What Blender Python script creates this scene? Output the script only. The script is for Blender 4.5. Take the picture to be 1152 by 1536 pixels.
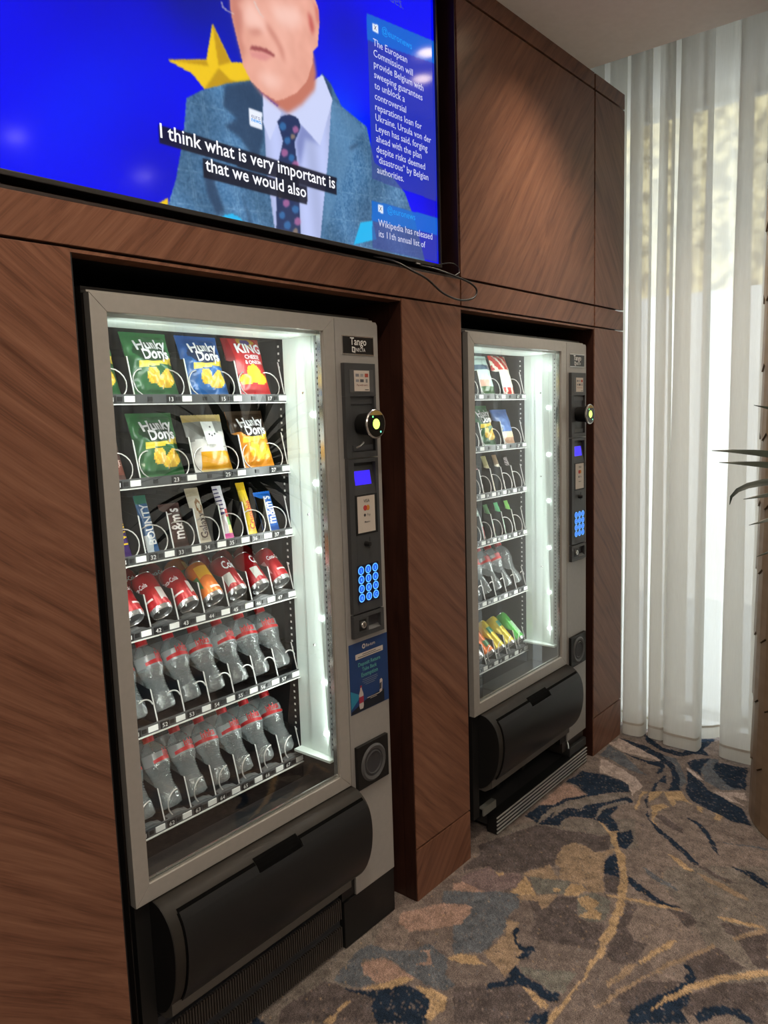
import bpy, bmesh, math, random
import numpy as np
from mathutils import Matrix, Vector

for o in list(bpy.data.objects):
    bpy.data.objects.remove(o)
scene = bpy.context.scene
col = scene.collection
random.seed(7)

# ------------------------------------------------------------------ camera
cam = bpy.data.cameras.new('camera')
cam.sensor_fit = 'VERTICAL'; cam.sensor_height = 36.0
cam.lens = 1160.68 * 36.0 / 1536.0
cam.clip_start = 0.02; cam.clip_end = 200
camo = bpy.data.objects.new('camera', cam); col.objects.link(camo)
_r = Vector((0.63666248, -0.77049717, -0.03154366))
_u = Vector((0.11662212, 0.05576911, 0.99160934))
_f = Vector((0.76227303, 0.63499915, -0.12536311))
M = Matrix((( _r.x, _u.x, -_f.x, -0.5588679), (_r.y, _u.y, -_f.y, -1.42192397), (_r.z, _u.z, -_f.z, 1.55452008), (0, 0, 0, 1)))
camo.matrix_world = M
scene.camera = camo

# ------------------------------------------------------------------ sky, sun, exposure
world = bpy.data.worlds.new('sky'); scene.world = world; world.use_nodes = True
wn = world.node_tree.nodes; wbg = wn['Background']
wbg.inputs[0].default_value = (0.78, 0.90, 1.0, 1); wbg.inputs[1].default_value = 3.9
sun = bpy.data.lights.new('sun', 'SUN'); sun.energy = 6.0; sun.angle = 0.01; sun.color = (1.0, 0.93, 0.80)
suno = bpy.data.objects.new('sun', sun); col.objects.link(suno)
suno.rotation_euler = Vector((0.62, 0.30, -0.75)).to_track_quat('-Z', 'Y').to_euler()
scene.view_settings.view_transform = 'Standard'
scene.view_settings.look = 'None'
scene.view_settings.exposure = 0.15
scene.view_settings.gamma = 1.0
scene.view_settings.use_curve_mapping = False

LED_POWER = 2.4          # each machine's vertical light strip
TOP_POWER = 0.9          # light behind each machine's top rail
SPOT_POWER = 74.0        # ceiling downlights
FILL_PANEL_POWER = 17.0       # added fill panels, unseen behind the viewer

# ------------------------------------------------------------------ materials
MATS = {}
def mat(name, color, rough=0.5, metal=0.0, spec=0.5, emit=None, estr=0.0, coat=0.0, alpha=None):
    if name in MATS: return MATS[name]
    m = bpy.data.materials.new(name); m.use_nodes = True
    b = m.node_tree.nodes['Principled BSDF']
    b.inputs['Base Color'].default_value = (*color, 1)
    b.inputs['Roughness'].default_value = rough
    b.inputs['Metallic'].default_value = metal
    b.inputs['Specular IOR Level'].default_value = spec
    b.inputs['Coat Weight'].default_value = coat
    if emit is not None:
        b.inputs['Emission Color'].default_value = (*emit, 1)
        b.inputs['Emission Strength'].default_value = estr
    MATS[name] = m
    return m
def srgb(r, g, b):
    f = lambda c: ((c/255+0.055)/1.055)**2.4 if c > 10 else c/255/12.92
    return (f(r), f(g), f(b))
def link(nt, a, b): nt.links.new(a, b)

def noisy(name, c1, c2, scale=20, rough=0.5, metal=0.0, bump=0.0, stretch=(1, 1, 1), spec=0.5, detail=4):
    if name in MATS: return MATS[name]
    m = mat(name, c1, rough, metal, spec); nt = m.node_tree; n = nt.nodes; b = n['Principled BSDF']
    tc = n.new('ShaderNodeTexCoord'); mp = n.new('ShaderNodeMapping'); mp.inputs['Scale'].default_value = stretch
    nz = n.new('ShaderNodeTexNoise'); nz.inputs['Scale'].default_value = scale; nz.inputs['Detail'].default_value = detail
    rp = n.new('ShaderNodeValToRGB'); rp.color_ramp.elements[0].color = (*c1, 1); rp.color_ramp.elements[1].color = (*c2, 1)
    rp.color_ramp.elements[0].position = 0.3; rp.color_ramp.elements[1].position = 0.7
    link(nt, tc.outputs['Object'], mp.inputs[0]); link(nt, mp.outputs[0], nz.inputs['Vector'])
    link(nt, nz.outputs[0], rp.inputs[0]); link(nt, rp.outputs[0], b.inputs['Base Color'])
    if bump:
        bp = n.new('ShaderNodeBump'); bp.inputs['Strength'].default_value = bump; bp.inputs['Distance'].default_value = 0.002
        link(nt, nz.outputs[0], bp.inputs['Height']); link(nt, bp.outputs[0], b.inputs['Normal'])
    return m

def wood(name, angle, seed, dark=(0.094, 0.037, 0.021), mid=(0.180, 0.078, 0.046), light=(0.245, 0.116, 0.070), rough=0.34):
    """walnut veneer, grain running at `angle` degrees in the plane of the wall"""
    if name in MATS: return MATS[name]
    m = mat(name, mid, rough, 0.0, 0.35); nt = m.node_tree; n = nt.nodes; b = n['Principled BSDF']
    tc = n.new('ShaderNodeTexCoord')
    mr = n.new('ShaderNodeMapping'); mr.inputs['Rotation'].default_value = (0, math.radians(-angle), 0)
    mr.inputs['Location'].default_value = (seed*3.1, seed*1.7, seed*2.3)
    link(nt, tc.outputs['Object'], mr.inputs[0])
    def stretched(sc):
        k = n.new('ShaderNodeMapping'); k.inputs['Scale'].default_value = sc
        link(nt, mr.outputs[0], k.inputs[0]); return k.outputs[0]
    warp = n.new('ShaderNodeTexNoise'); warp.inputs['Scale'].default_value = 1.0; warp.inputs['Detail'].default_value = 2
    link(nt, stretched((1.3, 3, 3.2)), warp.inputs['Vector'])
    wmul = n.new('ShaderNodeVectorMath'); wmul.operation = 'SCALE'; wmul.inputs['Scale'].default_value = 3.4
    link(nt, warp.outputs['Color'], wmul.inputs[0])
    add = n.new('ShaderNodeVectorMath'); add.operation = 'ADD'
    link(nt, stretched((0.6, 6, 30)), add.inputs[0]); link(nt, wmul.outputs[0], add.inputs[1])
    bands = n.new('ShaderNodeTexNoise'); bands.inputs['Scale'].default_value = 1.6; bands.inputs['Detail'].default_value = 5; bands.inputs['Roughness'].default_value = 0.62
    link(nt, add.outputs[0], bands.inputs['Vector'])
    fine = n.new('ShaderNodeTexNoise'); fine.inputs['Scale'].default_value = 1.0; fine.inputs['Detail'].default_value = 3
    link(nt, stretched((8, 150, 420)), fine.inputs['Vector'])
    mx = n.new('ShaderNodeMath'); mx.operation = 'MULTIPLY_ADD'; mx.inputs[1].default_value = 0.42
    link(nt, fine.outputs[0], mx.inputs[0]); link(nt, bands.outputs[0], mx.inputs[2])
    rp = n.new('ShaderNodeValToRGB'); e = rp.color_ramp.elements
    e[0].position = 0.46; e[0].color = (*dark, 1); e[1].position = 0.96; e[1].color = (*light, 1)
    x = e.new(0.70); x.color = (*mid, 1)
    link(nt, mx.outputs[0], rp.inputs[0]); link(nt, rp.outputs[0], b.inputs['Base Color'])
    bp = n.new('ShaderNodeBump'); bp.inputs['Strength'].default_value = 0.12; bp.inputs['Distance'].default_value = 0.001
    link(nt, fine.outputs[0], bp.inputs['Height']); link(nt, bp.outputs[0], b.inputs['Normal'])
    return m

def see_through(name, tint, refl_ior=1.45, gloss_rough=0.0, haze=0.0, haze_col=(0.8, 0.85, 0.85), boost=1.0, crinkle=0.0):
    """thin clear sheet: transmits, mirrors by Fresnel, optional slight milky haze"""
    if name in MATS: return MATS[name]
    m = bpy.data.materials.new(name); m.use_nodes = True; nt = m.node_tree; n = nt.nodes
    for k in list(n): n.remove(k)
    out = n.new('ShaderNodeOutputMaterial'); tr = n.new('ShaderNodeBsdfTransparent'); tr.inputs[0].default_value = (*tint, 1)
    gl = n.new('ShaderNodeBsdfGlossy'); gl.inputs['Roughness'].default_value = gloss_rough; gl.inputs[0].default_value = (1, 1, 1, 1)
    if crinkle:
        tcn = n.new('ShaderNodeTexCoord'); nzn = n.new('ShaderNodeTexNoise'); nzn.inputs['Scale'].default_value = 110; nzn.inputs['Detail'].default_value = 2
        bpn = n.new('ShaderNodeBump'); bpn.inputs['Strength'].default_value = crinkle; bpn.inputs['Distance'].default_value = 0.006
        link(nt, tcn.outputs['Object'], nzn.inputs['Vector']); link(nt, nzn.outputs[0], bpn.inputs['Height']); link(nt, bpn.outputs[0], gl.inputs['Normal'])
    # Schlick reflectance, the same from both sides of the sheet
    lw = n.new('ShaderNodeLayerWeight'); lw.inputs['Blend'].default_value = 0.5
    pw = n.new('ShaderNodeMath'); pw.operation = 'POWER'; pw.inputs[1].default_value = 5.0; link(nt, lw.outputs['Facing'], pw.inputs[0])
    f0 = ((refl_ior-1)/(refl_ior+1))**2
    fr = n.new('ShaderNodeMath'); fr.operation = 'MULTIPLY_ADD'; fr.inputs[1].default_value = 1-f0; fr.inputs[2].default_value = f0; link(nt, pw.outputs[0], fr.inputs[0])
    mx = n.new('ShaderNodeMixShader'); base = tr.outputs[0]
    if haze:
        df = n.new('ShaderNodeBsdfDiffuse'); df.inputs[0].default_value = (*haze_col, 1)
        tl = n.new('ShaderNodeBsdfTranslucent'); tl.inputs[0].default_value = (*haze_col, 1)
        dm = n.new('ShaderNodeMixShader'); dm.inputs[0].default_value = 0.5
        link(nt, df.outputs[0], dm.inputs[1]); link(nt, tl.outputs[0], dm.inputs[2])
        hm = n.new('ShaderNodeMixShader'); hm.inputs[0].default_value = haze
        link(nt, base, hm.inputs[1]); link(nt, dm.outputs[0], hm.inputs[2]); base = hm.outputs[0]
    if boost != 1.0:
        mm = n.new('ShaderNodeMath'); mm.operation = 'MULTIPLY'; mm.use_clamp = True; mm.inputs[1].default_value = boost
        link(nt, fr.outputs[0], mm.inputs[0]); link(nt, mm.outputs[0], mx.inputs[0])
    else:
        link(nt, fr.outputs[0], mx.inputs[0])
    link(nt, base, mx.inputs[1]); link(nt, gl.outputs[0], mx.inputs[2]); link(nt, mx.outputs[0], out.inputs[0])
    MATS[name] = m
    return m

# ------------------------------------------------------------------ mesh helpers
class MB:
    def __init__(s): s.v = []; s.f = []; s.mi = []; s.cur = 0
    def add(s, vs, fs):
        k = len(s.v); s.v += [tuple(map(float, p)) for p in vs]
        for f in fs: s.f.append([k+i for i in f]); s.mi.append(s.cur)
        return s
    def box(s, x0, x1, y0, y1, z0, z1):
        return s.add([(x0,y0,z0),(x1,y0,z0),(x1,y1,z0),(x0,y1,z0),(x0,y0,z1),(x1,y0,z1),(x1,y1,z1),(x0,y1,z1)],
                     [(0,3,2,1),(4,5,6,7),(0,1,5,4),(1,2,6,5),(2,3,7,6),(3,0,4,7)])
    def prism_x(s, prof, x0, x1):
        """profile of (y,z) extruded along x, closed with caps"""
        n = len(prof); vs = [(x0,y,z) for y,z in prof]+[(x1,y,z) for y,z in prof]
        fs = [(i,(i+1)%n,n+(i+1)%n,n+i) for i in range(n)] + [tuple(range(n))[::-1], tuple(range(n,2*n))]
        return s.add(vs, fs)
    def prism_y(s, prof, y0, y1):
        """profile of (x,z) extruded along y"""
        n = len(prof); vs = [(x,y0,z) for x,z in prof]+[(x,y1,z) for x,z in prof]
        fs = [(i,(i+1)%n,n+(i+1)%n,n+i) for i in range(n)] + [tuple(range(n))[::-1], tuple(range(n,2*n))]
        return s.add(vs, fs)
    def lathe(s, prof, seg=20, axis='z', c=(0,0,0), cap0=False, cap1=False):
        vs = []; fs = []
        for r, h in prof:
            for i in range(seg):
                a = 2*math.pi*i/seg; p = (r*math.cos(a), r*math.sin(a), h)
                if axis == 'y': p = (p[0], p[2], p[1])
                elif axis == 'x': p = (p[2], p[0], p[1])
                vs.append((p[0]+c[0], p[1]+c[1], p[2]+c[2]))
        for j in range(len(prof)-1):
            for i in range(seg):
                q = (j*seg+i, j*seg+(i+1)%seg, (j+1)*seg+(i+1)%seg, (j+1)*seg+i)
                fs.append(q)
        if cap0: fs.append(tuple(range(seg))[::-1])
        if cap1: fs.append(tuple(range((len(prof)-1)*seg, len(prof)*seg)))
        return s.add(vs, fs)
    def tube(s, pts, r, seg=6, cap=True):
        pts = [Vector(p) for p in pts]; n = len(pts); vs = []; fs = []
        up = Vector((0.13, 0.21, 0.97))
        for i, p in enumerate(pts):
            t = (pts[min(i+1,n-1)]-pts[max(i-1,0)]).normalized()
            a = t.cross(up)
            if a.length < 1e-3: a = t.cross(Vector((1,0,0)))
            a.normalize(); b = t.cross(a); rr = r(i/(n-1)) if callable(r) else r
            for k in range(seg):
                w = 2*math.pi*k/seg; vs.append(p+a*math.cos(w)*rr+b*math.sin(w)*rr)
        for i in range(n-1):
            for k in range(seg): fs.append((i*seg+k, i*seg+(k+1)%seg, (i+1)*seg+(k+1)%seg, (i+1)*seg+k))
        if cap: fs += [tuple(range(seg))[::-1], tuple(range((n-1)*seg, n*seg))]
        return s.add(vs, fs)
    def quad(s, a, b, c, d): return s.add([a,b,c,d], [(0,1,2,3)])
    def mesh(s, name, mats, smooth=False, bevel=0.0, angle=40):
        me = bpy.data.meshes.new(name); me.from_pydata(s.v, [], s.f)
        if not isinstance(mats, (list, tuple)): mats = [mats]
        for m in mats: me.materials.append(m)
        for p, k in zip(me.polygons, s.mi): p.material_index = k
        bm = bmesh.new(); bm.from_mesh(me)
        bmesh.ops.recalc_face_normals(bm, faces=bm.faces)
        if bevel:
            ed = [e for e in bm.edges if len(e.link_faces) == 2 and e.calc_face_angle(0) > 0.6]
            bmesh.ops.bevel(bm, geom=ed, offset=bevel, segments=2, affect='EDGES', profile=0.6)
        bm.to_mesh(me); bm.free()
        if smooth:
            for p in me.polygons: p.use_smooth = True
            try: me.set_sharp_from_angle(angle=math.radians(angle))
            except Exception: pass
        return me
    def build(s, name, mats, parent=None, smooth=False, bevel=0.0, loc=None, rot=None, angle=40):
        return obj(name, s.mesh(name, mats, smooth, bevel, angle), parent, loc, rot)

def obj(name, me, parent=None, loc=None, rot=None):
    o = bpy.data.objects.new(name, me); col.objects.link(o)
    if parent is not None: o.parent = parent
    if loc is not None: o.location = loc
    if rot is not None: o.rotation_euler = rot
    return o
def tag(o, label, cat, group=None, kind=None):
    if label: o['label'] = label
    if cat: o['category'] = cat
    if group: o['group'] = group
    if kind: o['kind'] = kind
    return o
def empty(name, loc=(0,0,0), rot=(0,0,0)):
    o = bpy.data.objects.new(name, None); col.objects.link(o); o.location = loc; o.rotation_euler = rot
    o.empty_display_size = 0.05
    return o
def struct(o, label=None, cat=None):
    o['kind'] = 'structure'
    if label: o['label'] = label
    if cat: o['category'] = cat
    return o

_tc = {}
def text_data(s, bold=0.0):
    """flat lettering: (verts in x/z with baseline 0 and left 0, faces, width, cap height)"""
    k = (s, bold)
    if k in _tc: return _tc[k]
    cu = bpy.data.curves.new('lettering', 'FONT'); cu.body = s; cu.resolution_u = 2; cu.offset = bold; cu.fill_mode = 'FRONT'
    o = bpy.data.objects.new('lettering', cu); col.objects.link(o)
    me = bpy.data.meshes.new_from_object(o)
    vs = [(v.co.x, v.co.y) for v in me.vertices]; fs = [tuple(p.vertices) for p in me.polygons]
    bpy.data.objects.remove(o); bpy.data.curves.remove(cu); bpy.data.meshes.remove(me)
    x0 = min(v[0] for v in vs); x1 = max(v[0] for v in vs)
    vs = [(x-x0, y) for x, y in vs]
    _tc[k] = (vs, fs, x1-x0, 0.73)
    return _tc[k]
def text_pts(s, width=None, height=None, align='c', bold=0.0, stretch=1.0):
    vs, fs, w, h = text_data(s, bold)
    if width and height: sx = width/w; sz = height/h
    elif width: sx = width/w; sz = sx*stretch
    else: sz = height/h; sx = sz*stretch
    off = {'l': 0, 'c': -w*sx/2, 'r': -w*sx}[align]
    return [(x*sx+off, z*sz) for x, z in vs], fs
def put_text(name, s, m, parent, at, width=None, height=None, align='c', bold=0.0, stretch=1.0, fn=None, rot=0.0):
    """lettering in a plane facing -y at `at`; fn(x,z)->(x,y,z) wraps it on a surface"""
    p, fs = text_pts(s, width, height, align, bold, stretch)
    if rot:
        c, q = math.cos(rot), math.sin(rot); p = [(x*c-z*q, x*q+z*c) for x, z in p]
    if fn: vs = [fn(at[0]+x, at[2]+z) for x, z in p]
    else: vs = [(at[0]+x, at[1], at[2]+z) for x, z in p]
    b = MB(); b.add(vs, fs)
    me = bpy.data.meshes.new(name); me.from_pydata(b.v, [], b.f); me.materials.append(m)
    return obj(name, me, parent)

# ================================================================== the place
X1, X2, X3, X4, X5 = 0.2404, 1.2576, 1.5646, 2.5628, 2.863
ZO, ZB0, ZB1, ZP, ZT, ZW = 1.8865, 1.8924, 1.9732, 0.1738, 2.8222, 2.8908
CARCASS_END = 2.822

W_L = [wood('walnut_grain_down_%d' % i, 38 + 5*i, 1.3 + i) for i in range(3)]
W_R = [wood('walnut_grain_up_%d' % i, -50 + 6*i, 4.7 + i) for i in range(3)]
W_P = [wood('walnut_plinth_%d' % i, -58 + 9*i, 9.2 + i) for i in range(3)]
W_B = wood('walnut_band', -46, 12.4)
M_carc = noisy('stained_carcass', (0.012, 0.0055, 0.0040), (0.020, 0.009, 0.006), 9, 0.55, stretch=(1, 1, 8))
M_reveal = wood('stained_reveal', 90, 3.3, (0.020, 0.007, 0.005), (0.034, 0.012, 0.008), (0.05, 0.018, 0.012), 0.42)
M_black = mat('matt_black', (0.006, 0.006, 0.007), 0.6)
M_wallp = noisy('warm_white_plaster', (0.60, 0.55, 0.48), (0.66, 0.61, 0.54), 30, 0.85, bump=0.05)
M_ceil = noisy('ceiling_paint', (0.80, 0.74, 0.67), (0.84, 0.78, 0.71), 40, 0.9, bump=0.03)

# ---- floor: carpet woven with swirls and blotches
CARPET = [
  ('D', [(1.729,-0.01),(1.896,-0.073),(1.927,-0.183),(1.964,-0.297),(1.988,-0.329),(1.9,-0.362),(1.854,-0.331),(1.88,-0.261),(1.82,-0.225),(1.74,-0.234),(1.691,-0.259),(1.539,-0.054),(1.659,0.023)]),
  ('D', [(1.537,-0.007),(1.615,-0.019),(1.769,-0.227),(1.7,-0.257),(1.685,-0.23),(1.591,-0.184),(1.545,-0.094),(1.566,-0.069),(1.48,-0.021)]),
  ('D', [(1.013,-0.304),(1.077,-0.36),(1.119,-0.396),(1.136,-0.438),(1.085,-0.538),(1.052,-0.555),(0.912,-0.373)]),
  ('D', [(0.674,0.018),(0.82,-0.007),(0.841,-0.079),(0.855,-0.117),(0.938,-0.184),(0.95,-0.263),(0.872,-0.321),(0.64,-0.019)]),
  ('D', [(1.491,-0.257),(1.582,-0.391),(1.495,-0.438),(1.482,-0.479),(1.502,-0.518),(1.451,-0.54),(1.387,-0.541),(1.368,-0.494),(1.343,-0.44),(1.318,-0.364),(1.42,-0.339)]),
  ('D', [(1.647,-0.529),(1.654,-0.563),(1.54,-0.573),(1.493,-0.618),(1.503,-0.653),(1.41,-0.651),(1.372,-0.62),(1.384,-0.576),(1.481,-0.561)]),
  ('D', [(1.68,-0.846),(1.763,-0.913),(1.596,-0.953),(1.583,-0.926)]),
  ('D', [(1.494,-0.761),(1.609,-0.813),(1.584,-0.86),(1.566,-0.904),(1.474,-0.838),(1.439,-0.81)]),
  ('D', [(1.321,-0.811),(1.386,-0.82),(1.455,-0.859),(1.549,-0.964),(1.393,-1.001),(1.371,-0.972),(1.401,-0.94),(1.387,-0.897),(1.348,-0.854),(1.296,-0.835)]),
  ('D', [(1.26,-0.655),(1.348,-0.7),(1.384,-0.747),(1.41,-0.781),(1.32,-0.751),(1.241,-0.715),(1.204,-0.714),(1.204,-0.699)]),
  ('S', [(1.349,-0.033),(1.429,-0.124),(1.275,-0.222),(1.24,-0.175),(1.325,-0.164),(1.343,-0.145),(1.298,-0.063)]),
  ('S', [(1.368,-0.06),(1.442,-0.152),(1.487,-0.232),(1.439,-0.265),(1.383,-0.265),(1.296,-0.29),(1.231,-0.293),(1.178,-0.286),(1.125,-0.227),(1.229,-0.156),(1.263,-0.166),(1.325,-0.164),(1.348,-0.143),(1.313,-0.098)]),
  ('S', [(1.014,-0.006),(1.022,-0.066),(1.071,-0.13),(1.119,-0.145),(1.102,-0.22),(1.045,-0.259),(1.027,-0.301),(0.992,-0.297),(0.984,-0.244),(0.982,-0.198),(0.995,-0.126),(0.993,-0.076),(0.949,-0.029),(0.904,-0.074),(0.913,-0.13),(0.864,-0.097),(0.832,-0.023),(0.905,-0.007),(0.953,0.001)]),
  ('G', [(1.591,-0.213),(1.644,-0.34),(1.57,-0.35),(1.518,-0.28)]),
  ('P', [(1.183,0.01),(1.298,-0.063),(1.343,-0.152),(1.307,-0.169),(1.243,-0.166),(1.169,-0.108),(1.125,-0.063),(1.138,-0.013)]),
  ('P', [(0.933,-0.043),(0.979,-0.063),(0.994,-0.101),(0.986,-0.159),(0.982,-0.198),(0.926,-0.157),(0.907,-0.122),(0.909,-0.07)]),
  ('P', [(1.025,-0.165),(1.058,-0.184),(1.086,-0.163),(1.074,-0.135),(1.101,-0.165),(1.052,-0.201)]),
  ('V', [(1.445,-0.032),(1.561,-0.078),(1.539,-0.115),(1.588,-0.18),(1.568,-0.197),(1.509,-0.214),(1.429,-0.148),(1.43,-0.054)]),
  ('P', [(1.405,-0.035),(1.43,-0.054),(1.429,-0.148),(1.403,-0.107),(1.375,-0.055)]),
  ('G', [(1.2,-0.406),(1.232,-0.478),(1.272,-0.54),(1.18,-0.55),(1.166,-0.513),(1.176,-0.453),(1.176,-0.424)]),
  ('O', [(1.718,-0.247),(1.769,-0.23),(1.82,-0.225),(1.872,-0.243),(1.871,-0.286),(1.852,-0.327),(1.869,-0.35),(1.917,-0.37),(1.915,-0.384),(1.842,-0.372),(1.787,-0.387),(1.693,-0.26)]),
  ('O', [(1.769,-0.227),(1.866,-0.357),(1.655,-0.45),(1.627,-0.412),(1.658,-0.387),(1.641,-0.336),(1.643,-0.297),(1.696,-0.281),(1.708,-0.253)]),
  ('O', [(1.594,-0.188),(1.691,-0.238),(1.635,-0.301),(1.612,-0.269),(1.582,-0.201)]),
  ('Y', [(1.56,-0.35),(1.636,-0.344),(1.652,-0.379),(1.631,-0.405),(1.589,-0.388)]),
  ('Y', [(1.509,-0.214),(1.582,-0.201),(1.557,-0.237),(1.511,-0.284),(1.485,-0.25),(1.48,-0.203)]),
  ('Y', [(1.543,-0.113),(1.558,-0.139),(1.548,-0.148),(1.534,-0.136)]),
  ('Y', [(1.57,-0.31),(1.588,-0.32),(1.585,-0.337),(1.562,-0.333)]),
  ('O', [(1.477,-0.238),(1.558,-0.34),(1.503,-0.337),(1.455,-0.336),(1.487,-0.303),(1.459,-0.254)]),
  ('G', [(1.582,-0.391),(1.635,-0.423),(1.63,-0.482),(1.567,-0.509),(1.517,-0.502),(1.488,-0.476),(1.498,-0.442),(1.547,-0.408)]),
  ('Y', [(1.578,-0.393),(1.608,-0.42),(1.599,-0.465),(1.56,-0.463),(1.546,-0.494),(1.518,-0.492),(1.502,-0.459),(1.495,-0.438),(1.542,-0.451),(1.549,-0.412)]),
  ('O', [(1.352,-0.272),(1.362,-0.309),(1.297,-0.336),(1.264,-0.379),(1.2,-0.397),(1.136,-0.391),(1.183,-0.293),(1.239,-0.304),(1.287,-0.301)]),
  ('N', [(1.312,-0.312),(1.341,-0.316),(1.328,-0.333),(1.303,-0.327),(1.282,-0.349),(1.276,-0.373),(1.292,-0.394),(1.28,-0.41),(1.25,-0.402),(1.218,-0.391),(1.224,-0.378),(1.254,-0.376),(1.28,-0.336)]),
  ('N', [(1.159,-0.392),(1.197,-0.393),(1.179,-0.418),(1.166,-0.458),(1.166,-0.504),(1.17,-0.537),(1.134,-0.551),(1.127,-0.533),(1.136,-0.484),(1.136,-0.438),(1.07,-0.378),(1.091,-0.37),(1.126,-0.397)]),
  ('N', [(1.024,-0.519),(1.062,-0.516),(1.085,-0.538),(1.108,-0.543),(1.056,-0.562)]),
  ('N', [(0.832,-0.055),(0.86,-0.113),(0.888,-0.151),(0.932,-0.176),(0.95,-0.211),(0.95,-0.252),(0.935,-0.283),(0.869,-0.317),(0.793,-0.218),(0.819,-0.173),(0.853,-0.156),(0.838,-0.095)]),
  ('Y', [(0.864,-0.109),(0.911,-0.138),(0.958,-0.162),(0.979,-0.194),(0.957,-0.193),(0.932,-0.176),(0.911,-0.169),(0.884,-0.142)]),
  ('Y', [(0.961,-0.214),(0.979,-0.26),(0.976,-0.308),(0.939,-0.328),(0.888,-0.32),(0.889,-0.303),(0.931,-0.288),(0.95,-0.252)]),
  ('Y', [(1.102,-0.22),(1.135,-0.239),(1.156,-0.285),(1.136,-0.311),(1.117,-0.281),(1.099,-0.24)]),
  ('Y', [(1.115,-0.234),(1.136,-0.251),(1.154,-0.286),(1.146,-0.326),(1.131,-0.301),(1.102,-0.243)]),
  ('Y', [(0.706,-0.104),(0.766,-0.103),(0.812,-0.108),(0.809,-0.114),(0.76,-0.115),(0.722,-0.126)]),
  ('Y', [(1.136,-0.438),(1.132,-0.495),(1.118,-0.538),(1.097,-0.54),(1.094,-0.524),(1.117,-0.485)]),
  ('N', [(2.275,-0.01),(2.404,-0.024),(2.423,-0.117),(2.416,-0.193),(2.395,-0.237),(2.348,-0.262),(2.3,-0.206),(2.244,-0.16),(2.219,-0.135),(2.269,-0.063)]),
  ('N', [(1.924,-0.009),(2.035,-0.016),(2.064,-0.055),(2.146,-0.074),(2.213,-0.126),(2.251,-0.169),(2.206,-0.212),(2.299,-0.265),(2.273,-0.304),(2.217,-0.265),(2.118,-0.273),(2.076,-0.318),(2.024,-0.346),(2.069,-0.375),(2.0,-0.408),(1.937,-0.413),(1.937,-0.383),(1.991,-0.349),(2.049,-0.281),(2.062,-0.231),(2.025,-0.146),(1.936,-0.144),(1.908,-0.09)]),
  ('K', [(1.902,-0.081),(1.962,-0.061),(2.044,-0.065),(2.132,-0.093),(2.251,-0.169),(2.339,-0.26),(2.317,-0.269),(2.206,-0.212),(2.14,-0.16),(2.072,-0.158),(2.111,-0.174),(2.076,-0.109),(1.969,-0.104),(1.953,-0.101),(2.038,-0.093),(1.965,-0.083)]),
  ('K', [(2.074,-0.231),(2.139,-0.213),(2.208,-0.234),(2.267,-0.278),(2.255,-0.289),(2.194,-0.252),(2.138,-0.23),(2.068,-0.239)]),
  ('P', [(2.04,-0.013),(2.266,-0.008),(2.257,-0.057),(2.221,-0.128),(2.146,-0.074),(2.064,-0.055)]),
  ('N', [(1.814,-0.38),(1.89,-0.391),(1.844,-0.421),(1.762,-0.456),(1.756,-0.406)]),
  ('D', [(1.758,-0.408),(1.762,-0.456),(1.677,-0.492),(1.658,-0.454)]),
  ('N', [(1.816,-0.379),(1.897,-0.389),(1.82,-0.432),(1.789,-0.39)]),
  ('Y', [(2.061,-0.248),(2.052,-0.269),(2.015,-0.318),(2.039,-0.334),(1.966,-0.362),(1.923,-0.393),(1.882,-0.426),(1.834,-0.45),(1.82,-0.432),(1.911,-0.378),(1.945,-0.348),(1.988,-0.329)]),
  ('T', [(2.361,-0.278),(2.478,-0.42),(2.397,-0.47),(2.35,-0.594),(2.35,-0.718),(2.281,-0.79),(2.116,-0.829),(1.87,-0.498),(2.041,-0.4),(2.201,-0.336)]),
  ('L', [(2.563,-0.031),(2.558,-0.074),(2.53,-0.133),(2.479,-0.225),(2.422,-0.279),(2.316,-0.278),(2.391,-0.235),(2.427,-0.176),(2.431,-0.09)]),
  ('L', [(2.73,0.0),(2.822,-0.017),(2.747,-0.159),(2.705,-0.254),(2.684,-0.274),(2.686,-0.202),(2.68,-0.091)]),
  ('S', [(2.591,-0.019),(2.715,-0.006),(2.676,-0.086),(2.564,-0.204),(2.52,-0.259),(2.529,-0.179),(2.573,-0.095)]),
  ('N', [(2.676,-0.086),(2.658,-0.213),(2.694,-0.264),(2.658,-0.287),(2.582,-0.299),(2.55,-0.289),(2.632,-0.274),(2.633,-0.216)]),
  ('N', [(2.818,-0.012),(2.807,-0.136),(2.755,-0.249),(2.682,-0.32),(2.563,-0.385),(2.475,-0.415),(2.444,-0.373),(2.545,-0.361),(2.643,-0.314),(2.712,-0.238),(2.754,-0.143)]),
  ('S', [(2.748,-0.238),(2.756,-0.3),(2.649,-0.368),(2.564,-0.409),(2.475,-0.415),(2.587,-0.374),(2.696,-0.315)]),
  ('N', [(2.494,-0.312),(2.583,-0.323),(2.496,-0.348),(2.497,-0.317),(2.405,-0.339),(2.33,-0.338),(2.249,-0.363),(2.174,-0.409),(2.136,-0.461),(2.077,-0.545),(1.993,-0.643),(1.981,-0.627),(2.081,-0.502),(2.13,-0.436),(2.206,-0.38),(2.312,-0.333),(2.407,-0.321)]),
  ('Y', [(2.374,-0.297),(2.472,-0.422),(2.425,-0.449),(2.387,-0.495),(2.397,-0.47),(2.389,-0.439),(2.33,-0.436),(2.354,-0.411),(2.425,-0.368),(2.377,-0.362),(2.311,-0.351),(2.388,-0.316),(2.324,-0.311),(2.205,-0.34),(2.244,-0.319)]),
  ('Y', [(2.281,-0.368),(2.329,-0.396),(2.32,-0.423),(2.25,-0.403),(2.181,-0.417),(2.15,-0.445),(2.167,-0.417)]),
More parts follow.
